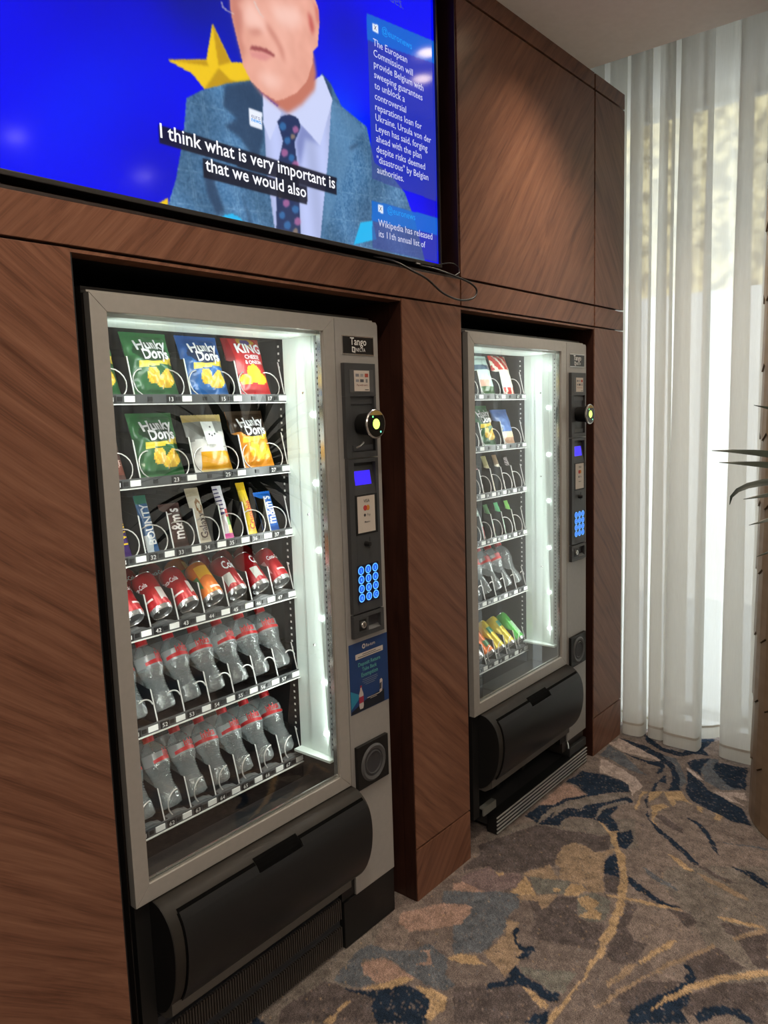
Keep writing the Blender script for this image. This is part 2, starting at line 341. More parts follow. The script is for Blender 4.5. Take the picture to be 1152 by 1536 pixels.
  ('D', [(2.22,-0.408),(2.244,-0.422),(2.212,-0.477),(2.183,-0.525),(2.15,-0.531),(2.183,-0.455)]),
  ('N', [(2.933,-0.087),(2.83,-0.222),(2.83,-0.301),(3.024,-0.329),(3.058,-0.378),(2.959,-0.375),(2.913,-0.364),(2.863,-0.411),(2.845,-0.347),(2.785,-0.316),(2.785,-0.238),(2.846,-0.135)]),
  ('N', [(2.742,-0.355),(2.786,-0.366),(2.844,-0.423),(2.736,-0.419),(2.651,-0.44),(2.694,-0.384)]),
  ('S', [(2.844,-0.423),(2.851,-0.458),(2.751,-0.463),(2.684,-0.53),(2.621,-0.616),(2.574,-0.55),(2.609,-0.471),(2.705,-0.423)]),
  ('N', [(2.815,-0.456),(2.833,-0.577),(2.628,-0.625),(2.619,-0.571),(2.673,-0.516),(2.747,-0.458)]),
  ('N', [(2.659,-0.383),(2.602,-0.461),(2.54,-0.504),(2.507,-0.581),(2.464,-0.657),(2.35,-0.718),(2.349,-0.647),(2.386,-0.551),(2.41,-0.488),(2.464,-0.442)]),
  ('L', [(2.699,-0.367),(2.647,-0.435),(2.607,-0.469),(2.633,-0.416),(2.671,-0.376)]),
  ('L', [(2.538,-0.522),(2.603,-0.631),(2.541,-0.648),(2.544,-0.592),(2.491,-0.656),(2.507,-0.581)]),
  ('Y', [(2.383,-0.508),(2.384,-0.53),(2.351,-0.54),(2.351,-0.521)]),
  ('Y', [(2.369,-0.583),(2.363,-0.611),(2.319,-0.614),(2.322,-0.592)]),
  ('N', [(2.277,-0.504),(2.273,-0.543),(2.226,-0.6),(2.146,-0.654),(2.084,-0.678),(2.118,-0.648),(2.193,-0.605),(2.249,-0.546)]),
  ('S', [(2.175,-0.646),(2.232,-0.802),(2.222,-0.804),(2.194,-0.719)]),
  ('D', [(1.987,-0.654),(1.955,-0.775),(1.938,-0.752),(1.954,-0.693),(1.999,-0.612)]),
  ('N', [(2.045,-0.732),(2.05,-0.795),(2.022,-0.852),(1.989,-0.859),(2.008,-0.806)]),
  ('Y', [(1.996,-0.533),(1.981,-0.588),(1.942,-0.649),(1.933,-0.623),(1.961,-0.575)]),
  ('O', [(1.942,-0.649),(1.932,-0.718),(1.902,-0.82),(1.882,-0.829),(1.895,-0.747),(1.918,-0.685)]),
  ('N', [(1.791,-0.474),(1.765,-0.534),(1.73,-0.59),(1.721,-0.64),(1.729,-0.687),(1.707,-0.645),(1.708,-0.598),(1.727,-0.535),(1.752,-0.49)]),
  ('S', [(1.868,-0.494),(1.845,-0.548),(1.824,-0.613),(1.804,-0.638),(1.809,-0.58),(1.836,-0.521)]),
  ('D', [(1.692,-0.637),(1.712,-0.71),(1.685,-0.732),(1.636,-0.722),(1.667,-0.685)]),
  ('D', [(1.726,-0.787),(1.76,-0.881),(1.687,-0.844),(1.689,-0.815)]),
  ('N', [(1.483,-0.756),(1.48,-0.781),(1.445,-0.809),(1.396,-0.817),(1.346,-0.818),(1.306,-0.816),(1.276,-0.848),(1.179,-0.721),(1.22,-0.712),(1.277,-0.728),(1.339,-0.759),(1.415,-0.787),(1.453,-0.783)]),
  ('N', [(1.31,-0.845),(1.348,-0.854),(1.388,-0.89),(1.402,-0.933),(1.373,-0.975),(1.36,-0.958),(1.372,-0.926),(1.341,-0.886),(1.289,-0.866)]),
  ('Y', [(1.894,-0.395),(1.906,-0.412),(1.829,-0.456),(1.706,-0.507),(1.614,-0.533),(1.509,-0.554),(1.406,-0.566),(1.351,-0.573),(1.431,-0.537),(1.521,-0.525),(1.614,-0.509),(1.721,-0.476),(1.816,-0.439)]),
  ('Y', [(1.893,-0.395),(1.906,-0.412),(1.809,-0.462),(1.675,-0.515),(1.543,-0.548),(1.405,-0.565),(1.279,-0.569),(1.175,-0.57),(1.066,-0.574),(1.052,-0.555),(1.146,-0.558),(1.253,-0.563),(1.392,-0.548),(1.526,-0.527),(1.652,-0.497),(1.797,-0.446)]),
  ('Y', [(1.652,-0.454),(1.665,-0.497),(1.684,-0.547),(1.709,-0.63),(1.716,-0.704),(1.695,-0.635),(1.667,-0.549),(1.644,-0.462)]),
  ('Y', [(1.745,-0.777),(1.765,-0.81),(1.786,-0.899),(1.765,-0.888),(1.753,-0.834),(1.738,-0.796)]),
  ('O', [(1.673,-0.836),(1.747,-0.88),(1.781,-0.904),(1.757,-0.91),(1.661,-0.847)]),
  ('O', [(1.464,-0.727),(1.544,-0.769),(1.62,-0.802),(1.609,-0.813),(1.553,-0.79),(1.449,-0.736)]),
  ('Y', [(1.415,-0.658),(1.557,-0.698),(1.566,-0.72),(1.479,-0.692),(1.406,-0.67)]),
  ('O', [(1.289,-0.622),(1.381,-0.642),(1.406,-0.665),(1.351,-0.658),(1.268,-0.635)]),
  ('O', [(1.208,-0.638),(1.319,-0.671),(1.4,-0.705),(1.469,-0.729),(1.46,-0.74),(1.379,-0.705),(1.279,-0.671),(1.189,-0.646)]),
  ('Y', [(1.254,-0.748),(1.324,-0.765),(1.413,-0.803),(1.494,-0.855),(1.596,-0.953),(1.572,-0.959),(1.481,-0.874),(1.406,-0.821),(1.323,-0.78),(1.257,-0.751)]),
  ('O', [(1.182,-0.631),(1.311,-0.668),(1.29,-0.676),(1.184,-0.642)]),
]

def make_floor():
    xs = np.concatenate([np.arange(-4.0, 0.5, 0.09), np.arange(0.5, 3.15, 0.0058), np.array([3.15, 3.2])])
    ys = np.concatenate([np.arange(-5.0, -1.12, 0.09), np.arange(-1.12, 0.12, 0.0058), np.arange(0.12, 1.0, 0.09), np.array([1.0])])
    gx, gy = np.meshgrid(xs, ys, indexing='ij'); px = gx.ravel(); py = gy.ravel(); n = len(px)
    pal = dict(T=(122, 110, 104), D=(86, 78, 77), S=(92, 96, 102), G=(110, 108, 102), N=(33, 45, 61), K=(122, 114, 108),
               P=(152, 126, 114), V=(120, 104, 104), O=(142, 122, 102), Y=(168, 142, 110), L=(172, 156, 148))
    pal = {k: np.array(srgb(*v)) for k, v in pal.items()}
    cl = np.tile(pal['T'], (n, 1))
    # free-running swirl pattern for the parts of the carpet no camera position near this one shows closely
    wx = px*2.1 + 0.8*np.sin(py*2.3+0.4) + 0.5*np.sin(px*3.1+py*1.7); wy = py*2.4 + 0.9*np.sin(px*1.9+1.1) + 0.4*np.sin(py*4.1-px)
    f = np.sin(wx*1.7+np.sin(wy*1.3)*1.6) + 0.6*np.sin(wy*2.2-wx*0.8) + 0.3*np.sin(wx*4.3+wy*3.1)
    far = (px < 0.62) | (py < -1.0)
    for lo, hi, k in ((0.75, 1.15, 'D'), (1.15, 9, 'N'), (-0.5, -0.42, 'Y'), (-1.3, -0.9, 'S'), (-9, -1.45, 'N'), (0.2, 0.3, 'O')):
        s = far & (f >= lo) & (f < hi); cl[s] = pal[k]
    soft = (~far) & (f > 0.55); cl[soft] = 0.6*pal['T'] + 0.4*pal['D']
    soft = (~far) & (f < -0.75); cl[soft] = 0.55*pal['T'] + 0.45*pal['G']
    ex = px + 0.0020*np.sin(py*61+px*23) + 0.0013*np.sin(px*167-py*113); ey = py + 0.0020*np.sin(px*57-py*31) + 0.0013*np.sin(py*179+px*101)
    for key, poly in CARPET:
        q = np.array(poly); lo = q.min(0)-0.02; hi = q.max(0)+0.02
        idx = np.where((ex > lo[0]) & (ex < hi[0]) & (ey > lo[1]) & (ey < hi[1]))[0]
        if len(idx) == 0: continue
        ax, ay = ex[idx], ey[idx]; ins = np.zeros(len(idx), bool); m = len(q)
        for i in range(m):
            x0, y0 = q[i]; x1, y1 = q[(i+1) % m]
            if y0 == y1: continue
            c = ((y0 > ay) != (y1 > ay)) & (ax < (x1-x0)*(ay-y0)/(y1-y0)+x0); ins ^= c
        cl[idx[ins]] = pal[key]
    rg = np.random.default_rng(2); cl = cl*(1+rg.normal(0, 0.13, (n, 1)))
    sw = rg.random(n) < 0.10; cl[sw] = 0.5*cl[sw]+0.5*cl[rg.permutation(n)[:sw.sum()]]
    cl = np.clip(cl, 0.004, 0.9); nx, ny = len(xs), len(ys)
    i, j = np.meshgrid(np.arange(nx-1), np.arange(ny-1), indexing='ij'); b = (i*ny+j).ravel()
    faces = np.stack([b, b+ny, b+ny+1, b+1], 1)
    me = bpy.data.meshes.new('floor')
    me.vertices.add(n); me.vertices.foreach_set('co', np.stack([px, py, np.zeros(n)], 1).ravel())
    k = len(faces); me.loops.add(4*k); me.loops.foreach_set('vertex_index', faces.ravel())
    me.polygons.add(k); me.polygons.foreach_set('loop_start', np.arange(k)*4)
    me.update(calc_edges=True)
    at = me.color_attributes.new('weave', 'FLOAT_COLOR', 'POINT')
    at.data.foreach_set('color', np.concatenate([cl, np.ones((n, 1))], 1).ravel())
    m = mat('woven_carpet', (0.2, 0.15, 0.12), 0.95, 0.0, 0.1); nt = m.node_tree; nd = nt.nodes; bs = nd['Principled BSDF']
    a = nd.new('ShaderNodeAttribute'); a.attribute_name = 'weave'
    tc = nd.new('ShaderNodeTexCoord')
    sp = nd.new('ShaderNodeTexNoise'); sp.inputs['Scale'].default_value = 330; sp.inputs['Detail'].default_value = 2
    bl = nd.new('ShaderNodeTexNoise'); bl.inputs['Scale'].default_value = 26; bl.inputs['Detail'].default_value = 5
    link(nt, tc.outputs['Object'], sp.inputs['Vector']); link(nt, tc.outputs['Object'], bl.inputs['Vector'])
    mr = nd.new('ShaderNodeMapRange'); mr.inputs[1].default_value = 0.34; mr.inputs[2].default_value = 0.66; mr.inputs[3].default_value = 0.6; mr.inputs[4].default_value = 1.4
    link(nt, sp.outputs[0], mr.inputs[0])
    mb = nd.new('ShaderNodeMapRange'); mb.inputs[1].default_value = 0.35; mb.inputs[2].default_value = 0.65; mb.inputs[3].default_value = 0.78; mb.inputs[4].default_value = 1.22
    link(nt, bl.outputs[0], mb.inputs[0])
    mu = nd.new('ShaderNodeMath'); mu.operation = 'MULTIPLY'; link(nt, mr.outputs[0], mu.inputs[0]); link(nt, mb.outputs[0], mu.inputs[1])
    vm = nd.new('ShaderNodeVectorMath'); vm.operation = 'SCALE'; link(nt, a.outputs['Color'], vm.inputs[0]); link(nt, mu.outputs[0], vm.inputs['Scale'])
    link(nt, vm.outputs[0], bs.inputs['Base Color'])
    bp = nd.new('ShaderNodeBump'); bp.inputs['Strength'].default_value = 0.6; bp.inputs['Distance'].default_value = 0.003
    link(nt, sp.outputs[0], bp.inputs['Height']); link(nt, bp.outputs[0], bs.inputs['Normal'])
    me.materials.append(m)
    o = obj('floor', me); struct(o, 'patterned carpet of taupe, navy and tan swirls', 'carpet')
    b = MB().box(-4.0, 3.2, -5.0, 1.0, -0.12, -0.002).build('underlay', M_wallp, o)
    return o
make_floor()

# ---- ceiling and plain walls
c = MB().box(-4.0, 2.515, -5.0, 1.0, ZW, 3.2).build('ceiling', M_ceil); struct(c, 'flat taupe painted ceiling with a curtain recess at its edge', 'ceiling')
MB().box(-4.0, 3.4, -5.0, 1.0, 3.2, 3.3).build('recess_top', M_ceil, c)
struct(MB().box(-4.1, -4.0, -5.0, 1.0, 0, 3.2).build('wall_left', M_wallp), 'plain warm white wall behind the viewer on the left', 'wall')
struct(MB().box(-4.1, 3.4, -5.1, -5.0, 0, 3.2).build('wall_front', M_wallp), 'plain warm white wall far behind the viewer', 'wall')

# ---- panelled wall with two recesses for the machines and one for the screen
b = MB()
NX0, NTOP, NBACK = -0.03, 2.85, 0.14
b.box(-4.0, X1, 0.021, 1.0, 0, ZB1+0.006)                # left pier up to the recess
b.box(-4.0, NX0, 0.021, 1.0, ZB1+0.006, ZW)
b.box(X2, X3, 0.021, 0.98, 0, ZO)
b.box(X4, CARCASS_END, 0.021, 0.98, 0, ZW)
b.box(X1, X4, 0.021, 0.98, ZO, ZB1+0.006)
b.box(X3, X4, 0.021, 0.98, ZB1+0.006, ZW)
b.box(NX0, X3, NBACK, 0.98, ZB1+0.006, ZW)
b.box(NX0, X3, 0.021, NBACK, NTOP, ZW)
b.box(X1, 3.2, 0.98, 1.0, 0, 3.2)
wall = b.build('wall_back', M_carc); struct(wall, 'walnut panelled wall with recesses for two machines and a screen', 'wall')
def panel(name, x0, x1, z0, z1, m, y0=0.0, y1=0.0205):
    return MB().box(x0, x1, y0, y1, z0, z1).build(name, m, wall, bevel=0.0012)
G = 0.0052
for k, (x0, x1) in enumerate([(-4.0, -2.4), (-2.393, -1.0), (-0.993, X1)]):
    panel('panel', x0, x1, ZP+0.006, ZO, W_L[(k+1) % 3] if k < 2 else W_L[0])
panel('plinth', -4.0, X1, 0.0, ZP, W_P[0])
for k, (x0, x1) in enumerate([(X2, X3), (X4, X5)]):
    panel('panel', x0, x1, ZP+0.006, ZO, W_L[1+k]); panel('plinth', x0, x1, 0.0, ZP, W_P[1+k])
for x0, x1, m in [(-4.0, -0.7, W_B), (-0.693, X3-0.002, W_B), (X3+G, X4-G, W_R[1]), (X4+G, X5, W_R[2])]:
    panel('rail', x0, x1, ZB0, ZB1, m)
panel('panel', X3+G, X4-G, ZB1+0.0075, ZT, W_R[0]); panel('panel', X4+G, X5, ZB1+0.0075, ZT, W_L[2])
panel('panel', -4.0, NX0, ZB1+0.0075, ZT, W_R[1])
for x0, x1, m in [(-4.0, X3-G, W_R[2]), (X3+G, X4-G, W_B), (X4+G, X5, W_R[0])]:
    panel('cornice', x0, x1, (NTOP if x1 < X4-0.5 else ZT+0.0075), ZW-0.0005, m)
# soffit boards and side reveals of the recesses
for x0, x1 in ((X1, X2), (X3, X4)):
    MB().box(x0, x1, 0.002, 0.052, ZO-0.0065, ZO-0.0002).build('soffit_board', W_B, wall)
    MB().box(x1-0.004, x1-0.0002, 0.003, 0.045, 0.001, ZO-0.007).build('reveal', M_reveal, wall)
    MB().box(x1-0.0028, x1-0.0002, 0.047, 0.60, 0.001, ZO-0.007).build('reveal', M_reveal, wall)
    MB().box(x0+0.0002, x0+0.004, 0.003, 0.60, 0.001, ZO-0.007).build('reveal', M_black, wall)
    MB().box(x0+0.004, x1-0.004, 0.06, 0.97, ZO-0.004, ZO-0.0002).build('recess_lining', M_black, wall)
MB().box(X3-0.004, X3-0.0005, 0.003, NBACK, ZB1+0.008, NTOP-0.001).build('reveal', M_reveal, wall)
MB().box(NX0, X3-0.004, NBACK-0.004, NBACK-0.0005, ZB1+0.008, NTOP-0.001).build('recess_lining', M_reveal, wall)
MB().box(NX0, X3-0.004, 0.002, NBACK-0.004, ZB1+0.001, ZB1+0.007).build('recess_lining', M_carc, wall)

# ---- window wall, glazing
b = MB(); b.box(3.2, 3.4, -5.0, 1.0, 2.95, 3.2); b.box(3.2, 3.4, -5.0, -4.3, 0, 2.95); b.box(3.2, 3.4, 0.72, 1.0, 0, 2.95)
struct(b.build('wall_right', M_wallp), 'window wall behind the sheer curtain', 'wall')
M_pane = see_through('window_glass', (0.95, 0.97, 0.97), 1.4)
M_alu = mat('window_frame_grey', (0.30, 0.31, 0.32), 0.4, 0.3)
win = MB().box(3.27, 3.33, -4.3, 0.72, 0.0, 0.05).box(3.27, 3.33, -4.3, 0.72, 2.90, 2.95).build('window_1', M_alu)
struct(win, 'full height window behind the sheer curtain', 'window')
ys = [-4.3, -2.63, -1.0, 0.72]
for k in range(4): MB().box(3.27, 3.33, max(-4.3, ys[k]-0.03), min(0.72, ys[k]+0.03), 0.05, 2.90).build('mullion', M_alu, win)
for k in range(3): MB().quad((3.30, ys[k]+0.03, 0.05), (3.30, ys[k+1]-0.03, 0.05), (3.30, ys[k+1]-0.03, 2.90), (3.30, ys[k]+0.03, 2.90)).build('pane', M_pane, win)

# ---- street outside
M_pave = noisy('pale_paving', (0.42, 0.42, 0.41), (0.52, 0.52, 0.51), 3, 0.8)
M_render = noisy('pale_render', (0.52, 0.53, 0.53), (0.60, 0.60, 0.60), 1.2, 0.85)
def stone_mat():
    m = mat('sunlit_stone', (0.5, 0.4, 0.25), 0.9); nt = m.node_tree; n = nt.nodes; bs = n['Principled BSDF']
    tc = n.new('ShaderNodeTexCoord'); v = n.new('ShaderNodeTexVoronoi'); v.inputs['Scale'].default_value = 5.0
    z = n.new('ShaderNodeTexNoise'); z.inputs['Scale'].default_value = 7; z.inputs['Detail'].default_value = 8
    link(nt, tc.outputs['Object'], z.inputs['Vector']); link(nt, tc.outputs['Object'], v.inputs['Vector'])
    ad = n.new('ShaderNodeMath'); ad.operation = 'MULTIPLY_ADD'; ad.inputs[1].default_value = 0.4
    link(nt, v.outputs['Distance'], ad.inputs[0]); link(nt, z.outputs[0], ad.inputs[2])
    r = n.new('ShaderNodeValToRGB'); e = r.color_ramp.elements
    e[0].position = 0.5; e[0].color = (0.80, 0.66, 0.34, 1); e[1].position = 0.85; e[1].color = (0.16, 0.12, 0.05, 1)
    link(nt, ad.outputs[0], r.inputs[0]); link(nt, r.outputs[0], bs.inputs['Base Color'])
    return m
st = MB().box(3.4, 30, -20, 20, -0.3, -0.12).build('pavement', M_pave); tag(st, 'pale sunlit paving outside the window', 'pavement', kind='structure')
bd = empty('stone_building', (11, 0, -0.12)); tag(bd, 'sunlit yellow stone building glimpsed through the sheer curtain', 'building')
MB().box(0, 4, -14, 14, 0, 3.25).build('ground_floor', M_render, bd)
MB().box(0.04, 4, -14, 14, 3.25, 6.6).build('upper_wall', stone_mat(), bd)
MB().box(-0.15, 4, -14, 14, 6.6, 6.8).build('cornice', M_render, bd)
for y in (-9.0, -5.4, -1.8, 5.4, 9.0):
    w = MB().box(-0.03, 0.04, y-0.6, y+0.6, 4.0, 5.7).build('window', M_alu, bd)
    MB().box(-0.035, -0.03, y-0.52, y+0.52, 4.08, 5.62).build('pane', mat('dark_pane', (0.05, 0.06, 0.07), 0.1), w)

# ---- sheer curtain, pleated at the head, loose folds at the hem
def curtain():
    m = bpy.data.materials.new('sheer_voile'); m.use_nodes = True; nt = m.node_tree; n = nt.nodes
    for k in list(n): n.remove(k)
    out = n.new('ShaderNodeOutputMaterial')
    tc = n.new('ShaderNodeTexCoord'); mp = n.new('ShaderNodeMapping'); mp.inputs['Scale'].default_value = (400, 400, 18)
    nz = n.new('ShaderNodeTexNoise'); nz.inputs['Scale'].default_value = 1.0; nz.inputs['Detail'].default_value = 2
    link(nt, tc.outputs['Object'], mp.inputs[0]); link(nt, mp.outputs[0], nz.inputs['Vector'])
    rp = n.new('ShaderNodeValToRGB'); rp.color_ramp.elements[0].color = (0.76, 0.74, 0.70, 1); rp.color_ramp.elements[1].color = (0.86, 0.85, 0.81, 1)
    link(nt, nz.outputs[0], rp.inputs[0])
    df = n.new('ShaderNodeBsdfDiffuse'); tl = n.new('ShaderNodeBsdfTranslucent'); tr = n.new('ShaderNodeBsdfTransparent')
    link(nt, rp.outputs[0], df.inputs[0]); link(nt, rp.outputs[0], tl.inputs[0]); tr.inputs[0].default_value = (1, 1, 1, 1)
    a = n.new('ShaderNodeMixShader'); a.inputs[0].default_value = 0.5; link(nt, df.outputs[0], a.inputs[1]); link(nt, tl.outputs[0], a.inputs[2])
    w = n.new('ShaderNodeMixShader'); w.inputs[0].default_value = 0.14; link(nt, a.outputs[0], w.inputs[1]); link(nt, tr.outputs[0], w.inputs[2])
    link(nt, w.outputs[0], out.inputs[0])
    pts = []
    def fold(ys, ye, xf, xb=2.965):
        """one soft fold: neck - back - rounded front - back - neck, so the cloth doubles behind its front"""
        w = ys-ye; yc = (ys+ye)/2
        pts.extend([(xb, yc+0.10*w), (xb-0.012, ys-0.16*w), (xb-0.045, ys-0.02*w), (xf+0.022, ys), (xf+0.004, ys-0.10*w), (xf, ys-0.32*w), (xf+0.001, ye+0.32*w), (xf+0.005, ye+0.10*w), (xf+0.024, ye), (xb-0.045, ye+0.02*w), (xb-0.012, ye+0.16*w), (xb, yc-0.10*w)])
    y = 0.70
    while y > 0.10: fold(y, y-0.085, 2.885, 2.98); y -= 0.098
    fold(-0.008, -0.104, 2.852); fold(-0.122, -0.198, 2.872); fold(-0.207, -0.362, 2.836)
    pts.extend([(3.03, -.372), (3.06, -.392), (3.06, -.418), (3.03, -.436)])
    fold(-0.450, -0.605, 2.846)
    y = -0.63; k = 0
    while y > -4.2:
        w = 0.10+0.045*math.sin(k*1.7); fold(y, y-w, 2.855+0.012*math.sin(k*2.3)); pts.extend([(3.03, y-w-0.015), (3.04, y-w-0.035)]); y -= w+0.05; k += 1
    P = np.array(pts)
    # Catmull-Rom through the plan points
    Q = []
    for i in range(len(P)-1):
        p0, p1, p2, p3 = P[max(i-1, 0)], P[i], P[i+1], P[min(i+2, len(P)-1)]
        for t in (np.arange(3)/3 if P[i, 1] > -0.7 else np.arange(2)/2):
            Q.append(0.5*((2*p1)+(-p0+p2)*t+(2*p0-5*p1+4*p2-p3)*t*t+(-p0+3*p1-3*p2+p3)*t**3))
    Q = np.array(Q); N = len(Q)
    d = np.concatenate([[0], np.cumsum(np.hypot(*np.diff(Q, axis=0).T))]); d /= d[-1]
    yt = Q[:, 1]*0.80 + (0.70 + d*(-4.25-0.70))*0.20
    xt = 2.935 + 0.55*(Q[:, 0]-2.92) + 0.018*np.sin(yt*2*math.pi/0.083)
    zs = [0.012, 0.03, 0.05, 0.064] + list(np.linspace(0.075, 3.16, 16))
    vs = []; fs = []
    for z in zs:
        t = max(0, (z-0.1)/3.06)**1.1
        for i in range(N):
            vs.append((Q[i, 0]*(1-t)+xt[i]*t + 0.003*math.sin(z*5+i*0.3), Q[i, 1]*(1-t)+yt[i]*t, z))
    for j in range(len(zs)-1):
        for i in range(N-1): fs.append((j*N+i, j*N+i+1, (j+1)*N+i+1, (j+1)*N+i))
    root = empty('sheer_curtain', (2.93, -1.8, 0.012)); tag(root, 'white sheer floor length curtain in soft folds over the window', 'curtain')
    off = Vector((-2.93, 1.8, -0.012))
    def part(name, rows, mm, inset=0.0):
        b = MB(); sel = []
        vs2 = []
        for j in rows:
            for i in range(N):
                v = vs[j*N+i]; vs2.append((v[0]+off.x+inset, v[1]+off.y, v[2]+off.z))
        f2 = [(a*N+i, a*N+i+1, (a+1)*N+i+1, (a+1)*N+i) for a in range(len(rows)-1) for i in range(N-1)]
        b.add(vs2, f2); return b.build(name, mm, root, smooth=True, angle=80)
    part('cloth', list(range(0, len(zs))), m)
    part('hem', [0, 1, 2, 3], m, -0.0015)
    hm = noisy('hem_tape', (0.50, 0.46, 0.40), (0.56, 0.52, 0.46), 60, 0.9)
    part('hem_stitching', [3, 4], hm, -0.003)
    MB().box(-0.02, 0.02, -2.5, 2.5, 3.14, 3.17).build('curtain_track', M_alu, root)
curtain()

# ---- round column clad in pointed tiles
def column():
    R, H = 0.385, 2.8905
    root = empty('tiled_column', (2.577, -1.05, 0)); tag(root, 'round brown column clad in long pointed tiles beside the curtain', 'column')
    dk = mat('column_core', (0.03, 0.02, 0.013), 0.8)
    MB().lathe([(R-0.012, 0.0), (R-0.012, H)], 48, cap0=True, cap1=True).build('core', dk, root)
    tile = noisy('bronze_tile', (0.22, 0.145, 0.088), (0.28, 0.19, 0.118), 5, 0.38, 0.15, stretch=(1, 1, 6))
    nseg, rows = 25, 12; w = 2*math.pi/nseg; hgt = H/rows; pt = 0.028
    def tile_mesh(first, half):
        b = MB(); a = w*0.5
        r0, r1 = R-0.012, R+0.003
        lowpt = -pt if not first else 0.0
        ang = [-a*0.996, 0, a*0.996]
        top = [hgt-pt, hgt, hgt-pt]; bot = [0.0, lowpt, 0.0]
        if first: bot = [0, 0, 0]
        vs = []
        for r, tk in ((R-0.011, 0), (R+0.0045, 1)):
            for i in range(3):
                vs.append((r*math.cos(ang[i]), r*math.sin(ang[i]), bot[i]+0.0028))
            for i in range(3):
                rr = r-(0.005 if tk else 0)
                vs.append((rr*math.cos(ang[i]), rr*math.sin(ang[i]), top[i]-0.0022))
        fs = [(6,7,10,9),(7,8,11,10),(0,3,4,1),(1,4,5,2),(0,1,7,6),(1,2,8,7),(3,9,10,4),(4,10,11,5),(0,6,9,3),(2,5,11,8)]
        b.add(vs, fs); return b.mesh('tile', tile)
    m0 = tile_mesh(True, False); m1 = tile_mesh(False, False)
    for r in range(rows):
        for k in range(nseg):
            o = obj('tile', m0 if r == 0 else m1, root, (0, 0, r*hgt)); o.rotation_euler = (0, 0, k*w + (w/2 if r % 2 else 0))
column()

# ---- potted dracaena standing in front of the column, only leaf tips reach the picture
def plant():
    root = empty('potted_plant', (1.80, -1.32, 0)); tag(root, 'potted plant with long dark strap leaves at the right edge', 'plant')
    pot = MB().lathe([(0.13, 0), (0.15, 0.01), (0.19, 0.36), (0.195, 0.38), (0.18, 0.38), (0.175, 0.345)], 28, cap0=True).build('pot', noisy('grey_pot', (0.10, 0.10, 0.10), (0.14, 0.14, 0.135), 12, 0.6), root, smooth=True)
    MB().lathe([(0.001, 0.345), (0.175, 0.345)], 28).build('soil', noisy('potting_soil', (0.02, 0.013, 0.008), (0.05, 0.035, 0.02), 60, 0.95, bump=0.5), root)
    stemm = noisy('plant_stem', (0.10, 0.075, 0.045), (0.17, 0.13, 0.085), 40, 0.8, stretch=(1, 1, 6))
    MB().tube([(0, 0, 0.34), (0.012, 0.01, 0.7), (-0.01, 0.02, 1.05), (0.0, 0.02, 1.34)], lambda t: 0.024-0.006*t, 10).build('stem', stemm, root, smooth=True)
    leafm = noisy('strap_leaf', (0.012, 0.022, 0.012), (0.030, 0.045, 0.026), 30, 0.42, stretch=(1, 1, 1))
    def leaf(base, ctrl, tip, wd, tilt=0.0):
        b = MB(); n = 10; base, ctrl, tip = Vector(base), Vector(ctrl), Vector(tip); vs = []; fs = []
        for i in range(n+1):
            t = i/n; p = base*(1-t)**2+ctrl*2*t*(1-t)+tip*t*t; tg = ((ctrl-base)*(1-t)+(tip-ctrl)*t).normalized()
            side = tg.cross(Vector((0, 0, 1)));
            if side.length < 1e-3: side = Vector((1, 0, 0))
            side.normalize(); nr = side.cross(tg); side, nr = side*math.cos(tilt)+nr*math.sin(tilt), nr*math.cos(tilt)-side*math.sin(tilt); ww = wd*min(1, 0.45+1.6*t)*(1-t**3)*0.5+0.0006
            vs += [p-side*ww, p-nr*ww*0.35, p+side*ww, p+nr*0.0015]
        for i in range(n):
            a = i*4
            for k in range(4): fs.append((a+k, a+(k+1) % 4, a+4+(k+1) % 4, a+4+k))
        b.add(vs, fs); return b.build('leaf', leafm, root, smooth=True)
    L = lambda x, y, z: (x-1.80, y+1.32, z)
    crown = (0, 0.02, 1.30)
    tips = [((1.65, -.862, 1.547), 0.10), ((1.65, -.758, 1.427), 0.06), ((1.66, -.775, 1.394), 0.02), ((1.65, -.858, 1.227), 0.03), ((1.65, -.88, 1.143), 0.0), ((1.62, -.85, 1.300), 0.05)]
    for tp, up in tips:
        t = Vector(L(*tp)); c = Vector(crown)*0.45+t*0.55+Vector((0, 0, 0.03+up*0.4)); leaf(crown, c, t, 0.036, 0.9)
    leaf(crown, Vector(L(1.66, -.80, 1.40)), L(1.65, -.807, 1.28), 0.026, 0.9)
    rnd = random.Random(3)
    for k in range(34):
        a = k*2.399; el = 0.95-1.5*(k/34); ln = 0.44+0.16*rnd.random()
        d = Vector((math.cos(a)*math.cos(el), math.sin(a)*math.cos(el), math.sin(el)))
        b0 = Vector((0, 0.02, 1.34-0.10*(k/34)))
        # leaves that would sweep across the picture stay short, as in the photograph
        tipv = b0+d*ln+Vector((0, 0, -0.10*(1-abs(d.z))))
        if tipv.y > 0.36: tipv.y = 0.30
        tipv.x = min(tipv.x, 0.30)
        if tipv.x < -0.35 and tipv.y > 0.1: tipv.x = -0.3
        leaf(b0, b0+d*ln*0.55+Vector((0, 0, 0.07)), tipv, 0.050, rnd.uniform(-0.7, 0.7))
plant()

